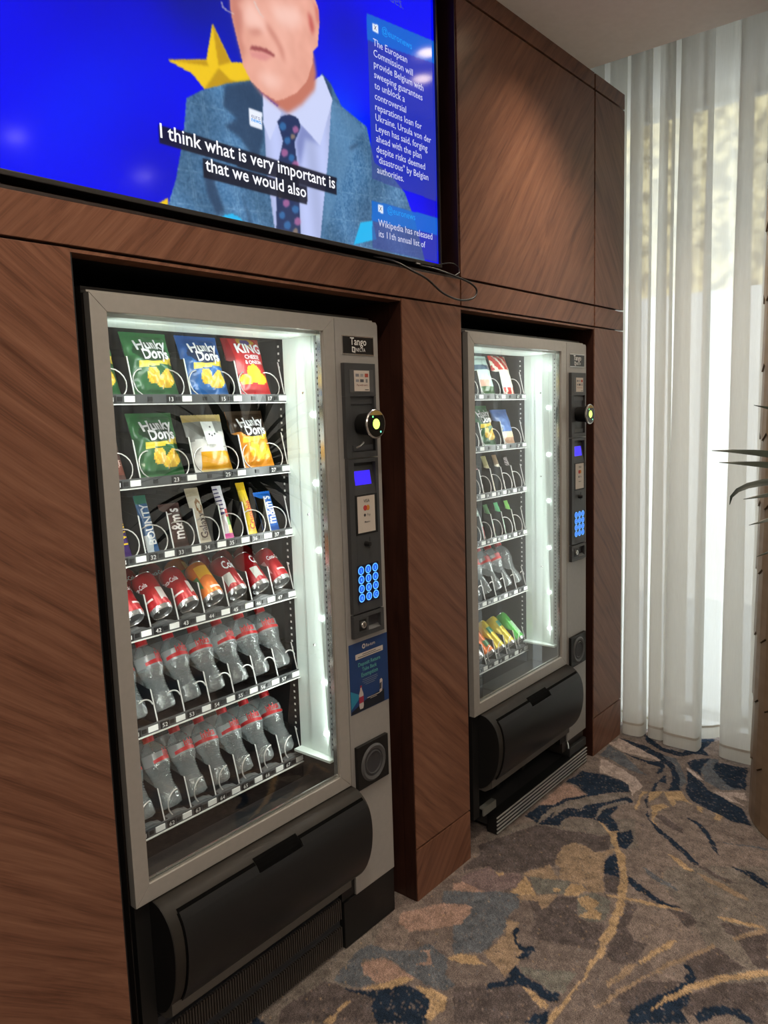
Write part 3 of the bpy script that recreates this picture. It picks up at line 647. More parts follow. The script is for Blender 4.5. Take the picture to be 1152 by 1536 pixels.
# ---- recessed downlights
def downlight(x, y, label, power=SPOT_POWER, cone=104):
    root = empty('downlight', (x, y, ZW)); tag(root, label, 'lamp', 'recessed ceiling downlights')
    MB().lathe([(0.036, -0.002), (0.05, -0.004), (0.052, -0.001), (0.052, 0.0)], 28).build('trim_ring', mat('lamp_white', (0.75, 0.74, 0.72), 0.4), root, smooth=True)
    MB().lathe([(0.0005, -0.0015), (0.036, -0.0015)], 28).build('lens', mat('lamp_lens', (1, 0.9, 0.75), 0.4, emit=(1.0, 0.78, 0.50), estr=14.0), root)
    l = bpy.data.lights.new('beam', 'SPOT'); l.energy = power; l.color = (1.0, 0.84, 0.66); l.spot_size = math.radians(cone); l.spot_blend = 1.0; l.shadow_soft_size = 0.035
    o = bpy.data.objects.new('beam', l); col.objects.link(o); o.parent = root; o.location = (0, 0, -0.012)
downlight(1.95, -0.30, 'small round downlight above the far machine, mirrored in the screen', 26.0, 122)
downlight(2.12, -0.45, 'small round downlight close to the curtain recess, above the far machine', 46.0, 116)
downlight(0.30, -0.78, 'small round downlight above the near machine', SPOT_POWER*1.12, 140)
downlight(1.30, -2.20, 'added unseen downlight over the middle of the room')  # downlights from here on are unseen, added to brighten the room
downlight(0.40, -2.30, 'added unseen downlight right of the viewer towards the room')
downlight(2.05, -2.30, 'added unseen downlight near the curtain end of the room')
downlight(-1.20, -1.40, 'added unseen downlight behind the viewer on the left', SPOT_POWER*0.5, 140)
downlight(-0.60, -3.20, 'added unseen downlight at the back of the room')
def added_light_panel(x, y, label):  # unseen fill panels, added to light the wall from behind the viewer
    root = empty('added_light_panel', (x, y, ZW)); tag(root, label, 'lamp', 'added fill light panels')
    MB().box(-0.62, 0.62, -0.32, 0.32, -0.014, -0.0005).build('frame', mat('lamp_white', (0, 0, 0)), root, bevel=0.003)
    MB().box(-0.59, 0.59, -0.29, 0.29, -0.016, -0.0142).build('diffuser', mat('panel_diffuser', (0.9, 0.88, 0.84), 0.5, emit=(1.0, 0.90, 0.78), estr=3.0), root)
    l = bpy.data.lights.new('panel_fill', 'AREA'); l.shape = 'RECTANGLE'; l.size = 1.16; l.size_y = 0.56; l.energy = FILL_PANEL_POWER; l.color = (1.0, 0.90, 0.79)
    o = bpy.data.objects.new('panel_fill', l); col.objects.link(o); o.parent = root; o.location = (0, 0, -0.02)
added_light_panel(-1.3, -2.5, 'added unseen fill panel behind the viewer, nearer to the wall')
added_light_panel(-1.3, -3.9, 'added unseen fill panel at the back of the room')

# ================================================================== television
TV_SHAPES = [
  ('star', [(0.581,0.421),(0.629,0.354),(0.71,0.375),(0.681,0.316),(0.548,0.272),(0.517,0.295),(0.452,0.304),(0.558,0.337)]),
  ('star_dark', [(0.581,0.421),(0.592,0.334),(0.629,0.354)]),
  ('star_dark', [(0.452,0.304),(0.563,0.325),(0.558,0.337)]),
  ('star_dark', [(0.548,0.272),(0.592,0.33),(0.626,0.314),(0.681,0.316)]),
  ('star', [(0.405,0.0),(0.432,0.017),(0.432,-0.005),(0.408,-0.004)]),
  ('jacket', [(0.428,-0.005),(0.456,0.061),(0.483,0.159),(0.497,0.239),(0.536,0.265),(0.607,0.3),(0.692,0.332),(0.724,0.306),(0.781,0.26),(0.914,0.334),(0.934,0.419),(0.967,0.403),(1.008,0.357),(1.107,0.332),(1.137,0.242),(1.209,0.225),(1.274,0.186),(1.321,0.113),(1.369,-0.005),(1.275,-0.005),(0.684,-0.007)]),
  ('jacket_dark', [(0.607,0.297),(0.692,0.332),(0.724,0.306),(0.719,0.207),(0.694,0.146),(0.647,0.19),(0.6,0.206),(0.638,0.233),(0.598,0.249)]),
  ('jacket_dark', [(0.53,0.11),(0.557,0.09),(0.587,0.015),(0.562,0.002),(0.537,0.051)]),
  ('jacket_dark', [(0.639,0.07),(0.666,0.01),(0.671,-0.004),(0.661,-0.002)]),
  ('jacket_dark', [(0.934,0.419),(0.967,0.403),(0.971,0.364),(0.947,0.378)]),
  ('jacket_light', [(0.971,0.364),(1.008,0.357),(1.097,0.319),(1.019,0.259),(1.07,0.281),(1.015,0.195),(0.909,-0.003),(0.931,0.167)]),
  ('jacket_dark', [(1.032,0.259),(1.07,0.281),(1.07,0.275),(1.035,0.252)]),
  ('shirt', [(0.724,0.306),(0.77,0.295),(0.918,0.404),(0.934,0.417),(0.968,0.368),(0.947,0.221),(0.903,-0.002),(0.742,-0.003),(0.725,0.134)]),
  ('shirt_shade', [(0.849,0.278),(0.916,0.24),(0.864,0.242),(0.837,0.158),(0.827,0.224)]),
  ('collar', [(0.725,0.311),(0.783,0.284),(0.74,0.208),(0.72,0.245)]),
  ('collar', [(0.803,0.287),(0.918,0.404),(0.938,0.415),(0.971,0.364),(0.917,0.238),(0.849,0.273)]),
  ('tie', [(0.767,0.259),(0.782,0.275),(0.81,0.287),(0.841,0.285),(0.848,0.266),(0.823,0.223),(0.833,0.157),(0.832,-0.002),(0.747,-0.003),(0.757,0.141),(0.784,0.217)]),
  ('tie_blue', [(0.798,0.255),(0.793,0.246),(0.782,0.241),(0.774,0.245),(0.775,0.254),(0.784,0.262),(0.794,0.262)]),
  ('tie_pink', [(0.841,0.258),(0.836,0.25),(0.826,0.245),(0.819,0.249),(0.819,0.257),(0.827,0.264),(0.837,0.264)]),
  ('tie_blue', [(0.81,0.225),(0.806,0.216),(0.796,0.212),(0.789,0.215),(0.789,0.223),(0.797,0.23),(0.807,0.231)]),
  ('tie_pink', [(0.8,0.193),(0.795,0.184),(0.784,0.179),(0.776,0.183),(0.776,0.192),(0.785,0.2),(0.796,0.2)]),
  ('tie_blue', [(0.822,0.186),(0.817,0.177),(0.807,0.173),(0.8,0.177),(0.801,0.185),(0.809,0.192),(0.818,0.192)]),
  ('tie_pink', [(0.837,0.172),(0.831,0.163),(0.82,0.158),(0.812,0.162),(0.812,0.171),(0.821,0.179),(0.832,0.18)]),
  ('tie_blue', [(0.785,0.156),(0.781,0.148),(0.771,0.144),(0.764,0.148),(0.764,0.156),(0.772,0.162),(0.781,0.163)]),
  ('tie_pink', [(0.798,0.071),(0.792,0.062),(0.782,0.058),(0.773,0.063),(0.774,0.072),(0.783,0.079),(0.794,0.079)]),
  ('tie_blue', [(0.83,0.062),(0.824,0.053),(0.813,0.049),(0.805,0.053),(0.805,0.063),(0.815,0.07),(0.825,0.07)]),
  ('tie_blue', [(0.78,0.039),(0.776,0.031),(0.766,0.028),(0.759,0.031),(0.76,0.04),(0.767,0.046),(0.777,0.046)]),
  ('tie_pink', [(0.835,0.033),(0.83,0.024),(0.819,0.02),(0.81,0.025),(0.811,0.034),(0.82,0.041),(0.831,0.041)]),
  ('tie_blue', [(0.799,0.018),(0.793,0.008),(0.782,0.005),(0.774,0.009),(0.775,0.018),(0.784,0.026),(0.794,0.025)]),
  ('tie_gold', [(0.827,0.238),(0.823,0.232),(0.816,0.229),(0.81,0.231),(0.811,0.237),(0.817,0.242),(0.824,0.243)]),
  ('tie_gold', [(0.777,0.087),(0.772,0.08),(0.764,0.077),(0.758,0.08),(0.758,0.087),(0.765,0.093),(0.773,0.093)]),
  ('tie_gold', [(0.823,0.007),(0.819,-0.001),(0.811,-0.003),(0.804,0.0),(0.805,0.007),(0.812,0.013),(0.82,0.013)]),
  ('neck', [(0.691,0.328),(0.723,0.308),(0.779,0.292),(0.807,0.289),(0.853,0.32),(0.905,0.372),(0.914,0.413),(0.905,0.465)]),
  ('skin', [(0.639,0.685),(0.626,0.593),(0.633,0.519),(0.637,0.487),(0.638,0.459),(0.648,0.424),(0.659,0.387),(0.666,0.357),(0.688,0.329),(0.723,0.314),(0.767,0.307),(0.795,0.319),(0.84,0.346),(0.879,0.387),(0.901,0.434),(0.905,0.465),(0.923,0.483),(0.933,0.544),(0.93,0.578),(0.918,0.596),(0.907,0.6),(0.92,0.688),(0.911,0.781),(0.848,0.812),(0.728,0.769)]),
  ('hair', [(0.639,0.685),(0.665,0.751),(0.748,0.823),(0.868,0.857),(0.943,0.819),(0.947,0.723),(0.924,0.598),(0.907,0.6),(0.914,0.685),(0.902,0.753),(0.846,0.788),(0.727,0.746)]),
  ('skin_shade', [(0.637,0.487),(0.638,0.459),(0.648,0.424),(0.659,0.387),(0.666,0.357),(0.67,0.391),(0.665,0.423),(0.672,0.455),(0.675,0.481),(0.655,0.485),(0.677,0.506),(0.678,0.547),(0.636,0.52)]),
  ('skin_light', [(0.679,0.498),(0.704,0.509),(0.732,0.487),(0.746,0.48),(0.743,0.465),(0.733,0.455),(0.713,0.455),(0.69,0.447),(0.676,0.454)]),
  ('skin_shade', [(0.686,0.442),(0.713,0.454),(0.736,0.454),(0.715,0.439),(0.692,0.437)]),
  ('skin_shade', [(0.745,0.484),(0.777,0.46),(0.799,0.434),(0.804,0.404),(0.794,0.411),(0.782,0.436),(0.763,0.453),(0.748,0.467)]),
  ('lip', [(0.687,0.399),(0.697,0.411),(0.72,0.416),(0.744,0.419),(0.77,0.413),(0.766,0.408),(0.733,0.408),(0.696,0.401)]),
  ('lip_light', [(0.686,0.396),(0.733,0.407),(0.766,0.408),(0.735,0.389),(0.695,0.385)]),
  ('skin_light', [(0.709,0.347),(0.743,0.364),(0.791,0.362),(0.783,0.345),(0.741,0.328)]),
  ('skin_light', [(0.767,0.525),(0.853,0.551),(0.873,0.524),(0.835,0.496),(0.779,0.491)]),
  ('ear_shade', [(0.891,0.555),(0.904,0.547),(0.914,0.523),(0.905,0.502),(0.896,0.517)]),
  ('ear_shade', [(0.908,0.59),(0.928,0.575),(0.931,0.541),(0.924,0.541),(0.919,0.574)]),
  ('glasses', [(0.608,0.477),(0.613,0.465),(0.626,0.461),(0.647,0.463),(0.647,0.465),(0.629,0.464),(0.616,0.469),(0.612,0.478)]),
  ('glasses', [(0.707,0.513),(0.725,0.492),(0.738,0.486),(0.738,0.489),(0.729,0.494),(0.712,0.515)]),
  ('eye', [(0.649,0.534),(0.665,0.546),(0.681,0.546),(0.665,0.537)]),
  ('eye', [(0.757,0.572),(0.785,0.591),(0.813,0.594),(0.784,0.578)]),
  ('badge', [(0.676,0.267),(0.718,0.266),(0.717,0.227),(0.676,0.228)]),
  ('cyan', [(1.035,0.004),(1.067,0.068),(1.12,0.082),(1.135,0.033)]),
  ('cyan', [(0.565,-0.006),(0.586,0.007),(0.608,0.014),(0.632,0.009),(0.644,-0.004)]),
  ('caption', [(0.42,0.165),(0.976,0.169),(0.973,0.124),(0.418,0.126)]),
  ('caption', [(0.532,0.122),(0.862,0.123),(0.86,0.08),(0.532,0.079)]),
  ('panel', [(1.123,0.632),(1.45,0.663),(1.435,0.192),(1.123,0.196)]),
  ('panel_head', [(1.123,0.632),(1.45,0.663),(1.447,0.599),(1.122,0.563)]),
  ('panel', [(1.12,0.137),(1.437,0.142),(1.435,0.007),(1.116,0.005)]),
  ('panel_head', [(1.12,0.137),(1.437,0.142),(1.435,0.09),(1.117,0.082)]),
  ('badge', [(1.147,0.615),(1.171,0.617),(1.171,0.596),(1.147,0.595)]),
  ('badge', [(1.147,0.132),(1.17,0.131),(1.169,0.109),(1.147,0.111)]),
]

def screen_mat(name, rgb, alpha=1.0, strength=1.0):
    if name in MATS: return MATS[name]
    c = srgb(*rgb); m = mat(name, (0.004, 0.004, 0.005), 0.12, 0, 0.5, emit=c, estr=strength)
    if alpha < 1: m.node_tree.nodes['Principled BSDF'].inputs['Alpha'].default_value = alpha
    return m
def television():
    X0, Z0, W, H = 0.07, 2.018, 1.438, 0.809
    root = empty('television', (X0+W/2, 0.035, Z0-0.012)); tag(root, 'large wall mounted television showing a news interview on blue', 'television')
    ox, oz = -W/2, 0.012
    blk = mat('bezel_black', (0.010, 0.010, 0.011), 0.32); chin = mat('bezel_chin', (0.045, 0.042, 0.040), 0.35, 0.4)
    b = MB()
    b.box(ox-0.008, ox, 0.0, 0.012, oz-0.010, oz+H+0.008); b.box(ox+W, ox+W+0.008, 0.0, 0.012, oz-0.010, oz+H+0.008); b.box(ox-0.008, ox+W+0.008, 0.0, 0.012, oz+H, oz+H+0.008)
    b.build('bezel', blk, root)
    MB().box(ox-0.008, ox+W+0.008, -0.001, 0.012, oz-0.011, oz).build('lower_bezel', chin, root, bevel=0.002)
    MB().box(ox+W-0.135, ox+W-0.105, -0.003, 0.006, oz-0.016, oz-0.009).build('sensor', blk, root)
    MB().box(ox+W-0.130, ox+W-0.112, -0.0035, -0.0031, oz-0.0145, oz-0.0115).build('maker_mark', mat('mark_grey', (0.5, 0.5, 0.5), 0.4), root)
    MB().box(ox-0.004, ox+W+0.004, 0.0121, 0.055, oz-0.006, oz+H+0.004).build('back_cover', blk, root)
    MB().box(-0.25, 0.25, 0.0551, 0.1008, 0.22, 0.62).build('wall_bracket', blk, root)
    # screen: the broadcast picture, painted into a fine colour grid
    NXP, NZP = 576, 324
    gx, gz = np.meshgrid(np.linspace(0, W, NXP), np.linspace(0, H, NZP), indexing='ij')
    blob = lambda cx, cz, rx, rz: np.exp(-((gx-cx)/rx)**2-((gz-cz)/rz)**2)[..., None]
    C = np.zeros((NXP, NZP, 3)) + np.array((3, 8, 238.0))
    def over(c, al): 
        nonlocal C
        C = C*(1-al)+np.array(c, float)*al
    over((10, 16, 120), 0.65*blob(0.60, 0.52, 0.24, 0.13))
    fold = (0.5+0.5*np.sin(gx*9-gz*14+2*np.sin(gx*4)))[..., None]
    over((14, 22, 104), 0.8*blob(0.50, 0.46, 0.12, 0.10)); over((12, 26, 130), 0.75*blob(0.70, 0.42, 0.12, 0.14)); over((6, 10, 190), 0.8*blob(0.30, 0.40, 0.2, 0.2)); over((2, 40, 250), 0.5*fold*blob(0.25, 0.15, 0.25, 0.2)); over((0, 70, 250), 0.8*blob(1.02, 0.30, 0.10, 0.12))
    over((14, 22, 160), 0.6*blob(1.05, 0.55, 0.12, 0.10)); over((8, 14, 170), 0.55*blob(0.44, 0.06, 0.12, 0.10)); over((0, 60, 245), 0.25*fold*blob(0.95, 0.45, 0.5, 0.3)); over((24, 20, 190), 0.7*blob(1.42, 0.20, 0.06, 0.12))
    cols = dict(star=(232, 192, 34), star_dark=(188, 146, 28), jacket=(72, 112, 150), jacket_dark=(40, 60, 88), jacket_light=(96, 138, 176), shirt=(176, 186, 228), shirt_shade=(126, 136, 190),
                collar=(198, 206, 240), tie=(38, 52, 92), tie_blue=(54, 116, 176), tie_pink=(196, 112, 164), tie_gold=(170, 140, 110), neck=(190, 116, 98), skin=(224, 162, 144),
                skin_shade=(186, 116, 102), skin_light=(242, 200, 188), ear_shade=(190, 92, 86), hair=(150, 146, 144), lip=(150, 76, 78), lip_light=(214, 142, 138), glasses=(214, 196, 190),
                eye=(80, 60, 56), badge=(226, 232, 246), cyan=(40, 176, 232), caption=(22, 22, 36), panel=(58, 72, 144), panel_head=(10, 112, 216))
    soft = dict(skin_shade=2.6, skin_light=4.5, neck=2.0, shirt_shade=2.5, jacket_dark=1.6, jacket_light=2.0, ear_shade=2.0, lip=0.9, lip_light=1.4, star_dark=1.0, tie_blue=0.8, tie_pink=0.8, tie_gold=0.8, eye=1.2)
    alph = dict(caption=0.88, panel=0.66, panel_head=0.72, glasses=0.75, skin_shade=0.75, skin_light=0.8, jacket_dark=0.8, jacket_light=0.6, tie_blue=0.75, tie_pink=0.7, tie_gold=0.7)
    def mask(poly):
        q = np.array(poly); ins = np.zeros(gx.shape, bool); m = len(q)
        for i in range(m):
            x0, z0 = q[i]; x1, z1 = q[(i+1) % m]
            if z0 == z1: continue
            ins ^= ((z0 > gz) != (z1 > gz)) & (gx < (x1-x0)*(gz-z0)/(z1-z0)+x0)
        return ins.astype(float)
    def blur(mk, sg):
        k = np.exp(-0.5*(np.arange(-int(3*sg)-1, int(3*sg)+2)/sg)**2); k /= k.sum(); pad = len(k)//2
        for ax in (0, 1):
            p = np.pad(mk, [(pad, pad) if i == ax else (0, 0) for i in (0, 1)], mode='edge')
            mk = sum(k[i]*(p[i:i+NXP, :] if ax == 0 else p[:, i:i+NZP]) for i in range(len(k)))
        return mk
    rg = np.random.default_rng(5)
    for nm, poly in TV_SHAPES:
        mk = mask(poly)
        mk = blur(mk, soft.get(nm, 0.6))*alph.get(nm, 1.0); al = mk[..., None]; over(cols[nm], al)
        if nm == 'jacket':
            u = gx*math.cos(0.12)+gz*math.sin(0.12); v = gz*math.cos(0.1)-gx*math.sin(0.1)
            ln = np.maximum(np.exp(-(((u+0.02) % 0.062-0.031)/0.0016)**2), np.exp(-((v % 0.072-0.036)/0.0016)**2))
            ln2 = np.maximum(np.exp(-(((u+0.026) % 0.062-0.031)/0.0016)**2), 0)
            over((126, 164, 192), 0.30*al*np.maximum(ln, ln2)[..., None])
            nz = blur(rg.normal(size=gx.shape), 0.7)[..., None]; C = C+al*nz*16
            sh = np.sin(gx*31+gz*9+1.5*np.sin(gz*21))[..., None]; C = C*(1+0.10*al*sh)
        if nm == 'skin':
            C = C+al*blur(rg.normal(size=gx.shape), 3.0)[..., None]*26
            over((200, 126, 112), 0.55*al*blob(0.60, 0.50, 0.05, 0.40)); over((238, 184, 168), 0.5*al*blob(0.78, 0.45, 0.06, 0.10))
        if nm == 'shirt':
            sh = np.sin(gx*75+gz*6)[..., None]; C = C*(1+0.05*al*sh)
    C = np.clip(C, 0, 255)/255; lin = np.where(C > 0.04045, ((C+0.055)/1.055)**2.4, C/12.92)
    n_ = NXP*NZP; me = bpy.data.meshes.new('screen'); me.vertices.add(n_)
    me.vertices.foreach_set('co', np.stack([gx.ravel()+ox, np.full(n_, 0.0080), gz.ravel()+oz], 1).ravel())
    i, j = np.meshgrid(np.arange(NXP-1), np.arange(NZP-1), indexing='ij'); bq = (i*NZP+j).ravel(); faces = np.stack([bq, bq+NZP, bq+NZP+1, bq+1], 1); k = len(faces)
    me.loops.add(4*k); me.loops.foreach_set('vertex_index', faces.ravel()); me.polygons.add(k); me.polygons.foreach_set('loop_start', np.arange(k)*4); me.update(calc_edges=True)
    at = me.color_attributes.new('picture', 'FLOAT_COLOR', 'POINT'); at.data.foreach_set('color', np.concatenate([lin.reshape(-1, 3), np.ones((n_, 1))], 1).ravel())
    sm = mat('screen_picture', (0.004, 0.004, 0.005), 0.10, 0, 0.5, emit=(0, 0, 1), estr=1.0); nt = sm.node_tree; n = nt.nodes
    an = n.new('ShaderNodeAttribute'); an.attribute_name = 'picture'; link(nt, an.outputs['Color'], n['Principled BSDF'].inputs['Emission Color'])
    me.materials.append(sm); scr = obj('screen', me, root)
    MB().box(ox, ox+W, 0.0085, 0.0118, oz, oz+H).build('screen_backing', blk, root)
    y = 0.0078
    ty = y-0.0003
    white = screen_mat('screen_text', (242, 242, 250)); cy = screen_mat('screen_handle', (30, 150, 235)); grey = screen_mat('screen_greytext', (120, 124, 150)); pale = screen_mat('screen_paletext', (205, 208, 235))
    T = lambda s, m, x, z, **k: put_text('lettering', s, m, scr, (ox+x, ty, oz+z), align='l', **k)
    T('I think what is very important is', white, 0.422, 0.139, width=0.546, bold=0.012)
    T('that we would also', white, 0.538, 0.0955, width=0.319, bold=0.012)
    lines = ['The European', 'Commission will', 'provide Belgium with', 'sweeping guarantees', 'to unblock a', 'controversial', 'reparations loan for', 'Ukraine, Ursula von der', 'Leyen has said, forging', 'ahead with the plan', 'despite risks deemed', '"disastrous" by Belgian', 'authorities.']
    sx = 0.265/text_data(lines[7])[2]
    for k, s in enumerate(lines):
        T(s, pale, 1.147, 0.557-k*(0.557-0.217)/12, width=text_data(s)[2]*sx)
    T('@euronews', cy, 1.187, 0.602, width=0.139); T('@euronews', cy, 1.188, 0.1155, width=0.133)
    T('Wikipedia has released', pale, 1.145, 0.0715, width=0.262); T('its 11th annual list of', pale, 1.146, 0.042, width=0.223)
    T('euro', grey, 0.683, 0.2465, width=0.028); T('news.', cy, 0.683, 0.2385, width=0.032, bold=0.015)
    dk = screen_mat('screen_dark', (20, 24, 40))
    put_text('lettering', 'X', dk, scr, (ox+1.158, ty, oz+0.600), height=0.012, bold=0.01); put_text('lettering', 'X', dk, scr, (ox+1.157, ty, oz+0.115), height=0.012, bold=0.01)
    T('issues.', screen_mat('screen_faint', (60, 76, 170)), 1.19, 0.700, width=0.10)
television()

# black leads hanging below the screen
M_cable = mat('cable_black', (0.008, 0.008, 0.008), 0.45)
def smooth_path(P, k=8):
    P = [Vector(p) for p in P]; out = []
    for i in range(len(P)-1):
        p0, p1, p2, p3 = P[max(i-1, 0)], P[i], P[i+1], P[min(i+2, len(P)-1)]
        for j in range(k):
            t = j/k; out.append(0.5*((2*p1)+(-p0+p2)*t+(2*p0-5*p1+4*p2-p3)*t*t+(-p0+3*p1-3*p2+p3)*t**3))
    out.append(P[-1]); return out
cb = MB().tube(smooth_path([(1.20, 0.052, 2.004), (1.24, 0.01, 1.990), (1.292, -.014, 1.967), (1.357, -.02, 1.950), (1.441, -.02, 1.916), (1.531, -.02, 1.904), (1.608, -.02, 1.917), (1.629, -.02, 1.944), (1.591, -.016, 1.965), (1.497, -.006, 1.981), (1.443, 0.01, 1.992), (1.40, 0.045, 2.004)]), 0.0032, 8).build('power_lead', M_cable, smooth=True)
tag(cb, 'thick black lead looping down over the rail below the screen', 'cable')
cb = MB().tube(smooth_path([(1.455, 0.05, 2.002), (1.472, 0.02, 2.010), (1.520, 0.004, 2.019), (1.553, 0.002, 2.013), (1.556, -0.004, 1.995), (1.530, -0.004, 1.982)]), 0.0013, 6).build('thin_lead', M_cable, smooth=True)
tag(cb, 'thin black wire curling beside the lower right screen corner', 'cable')

# ================================================================== vending machines
M_silver = noisy('silver_paint', (0.40, 0.385, 0.355), (0.43, 0.41, 0.38), 60, 0.40, 0.35)
M_silver2 = noisy('silver_panel', (0.36, 0.35, 0.33), (0.385, 0.37, 0.35), 60, 0.45, 0.3)
M_side = mat('cabinet_dark', (0.022, 0.018, 0.016), 0.45)
M_plast = noisy('black_plastic', (0.009, 0.009, 0.009), (0.012, 0.012, 0.012), 400, 0.45, bump=0.05, spec=0.25)
M_flap = noisy('flap_plastic', (0.010, 0.010, 0.0105), (0.013, 0.013, 0.0135), 500, 0.38, bump=0.06, spec=0.3)
M_drumtop = noisy('dusty_plastic', (0.014, 0.013, 0.011), (0.026, 0.022, 0.018), 14, 0.5, spec=0.3)
M_grey = mat('module_grey', (0.042, 0.044, 0.047), 0.45)
M_grey2 = mat('module_grey_light', (0.075, 0.077, 0.08), 0.5)
M_ledge = mat('ledge_taupe', (0.075, 0.068, 0.06), 0.55)
M_inner_white = mat('liner_white', (0.62, 0.70, 0.655), 0.42)
M_inner_dark = mat('liner_dark', (0.010, 0.0105, 0.012), 0.6, spec=0.12)
M_tray = mat('tray_black', (0.007, 0.007, 0.008), 0.45, spec=0.2)
M_strip = mat('strip_grey', (0.075, 0.078, 0.08), 0.35)
M_clear = see_through('strip_cover', (0.93, 0.95, 0.94), 1.45)
M_white = mat('label_white', (0.80, 0.80, 0.77), 0.5)
M_wire = mat('spiral_wire', (0.62, 0.61, 0.58), 0.3, 0.5)
M_edge = mat('divider_edge', (0.65, 0.65, 0.62), 0.35)
M_glass = see_through('door_glass', (0.96, 0.975, 0.97), 1.52, boost=2.4)
M_chrome = mat('chrome', (0.65, 0.65, 0.63), 0.2, 0.9)
M_paper = mat('card_paper', (0.56, 0.50, 0.44), 0.7)
M_ink = mat('ink', (0.03, 0.03, 0.035), 0.7)
M_led = mat('led_lens', (0.9, 0.95, 0.92), 0.3, emit=(0.92, 1.0, 0.95), estr=9.0)
TRAYZ = [1.596, 1.398, 1.215, 1.032, 0.790, 0.528]
LX0, PITCH = 0.0393, 0.081
TRAY_TOP = 0.015

def helix_mesh(r, y0, y1, pitch, hand=1, a0=-1.2, wire=0.0017):
    n = int((y1-y0)/pitch*18); b = MB()
    b.tube([(r*math.cos(a0+hand*2*math.pi*(i/18)), y0+(y1-y0)*i/n, r*math.sin(a0+hand*2*math.pi*(i/18))) for i in range(n+1)], wire, 5)
    return b.mesh('spiral', M_wire, smooth=True, angle=80)
HX_R = helix_mesh(0.034, 0.179, 0.46, 0.066, 1, -1.3); HX_L = helix_mesh(0.034, 0.179, 0.46, 0.066, -1, math.pi+1.3)
def hook_mesh(a0, a1, r, dz=0.0):
    b = MB(); b.tube([(r*math.cos(a), 0.178-0.004*(a-a0), dz+r*1.1*math.sin(a)) for a in np.linspace(a0, a1, 16)], 0.0019, 6)
    return b.mesh('spiral', M_wire, smooth=True, angle=80)
HOOKS = {3: hook_mesh(3.3, 1.0, 0.021, 0.004), 4: hook_mesh(2.0, 0.45, 0.031, 0.002), 5: hook_mesh(3.9, 1.5, 0.031, 0.0)}
def plate_mesh(h0, h1, y1=0.60):
    b = MB(); t = 0.0007
    b.cur = 0; b.prism_x([(0.1772, 0.0), (0.200, h0), (0.215, h0), (0.30, h1), (y1, h1), (y1, 0.0)], -t, t)
    b.cur = 1; b.prism_x([(0.1745, 0.0), (0.1975, h0), (0.2005, h0+0.0015), (0.1772, 0.0)], -0.0012, 0.0012)
    return b.mesh('divider', [M_tray, M_edge])
PLATE = plate_mesh(0.098, 0.115); PLATE_LOW = plate_mesh(0.085, 0.10)
TAG = MB().box(0.003, 0.027, 0.1688, 0.1712, 0.0035, 0.0205).mesh('number_tag', mat('tag_black', (0.008, 0.008, 0.009), 0.4))
HOLE = MB().box(0.031, 0.043, 0.1688, 0.1712, 0.0075, 0.0175).mesh('sensor_hole', mat('tag_black', (0, 0, 0)))
PRICE = MB().box(0.049, 0.076, 0.1686, 0.1712, 0.0055, 0.0195).mesh('price_label', M_white)
PUSH = MB().prism_y([(-0.030, 0.0), (0.030, 0.0), (0.030, 0.008), (0.018, 0.010), (0.010, 0.0135), (-0.010, 0.0135), (-0.018, 0.010), (-0.030, 0.008)], 0.1775, 0.196).mesh('chute', mat('chute_grey', (0.12, 0.125, 0.125), 0.4))
LEDM = MB().lathe([(0.0006, -0.007), (0.006, -0.005), (0.0085, 0.0)], 10, axis='x').mesh('led', M_led, smooth=True)

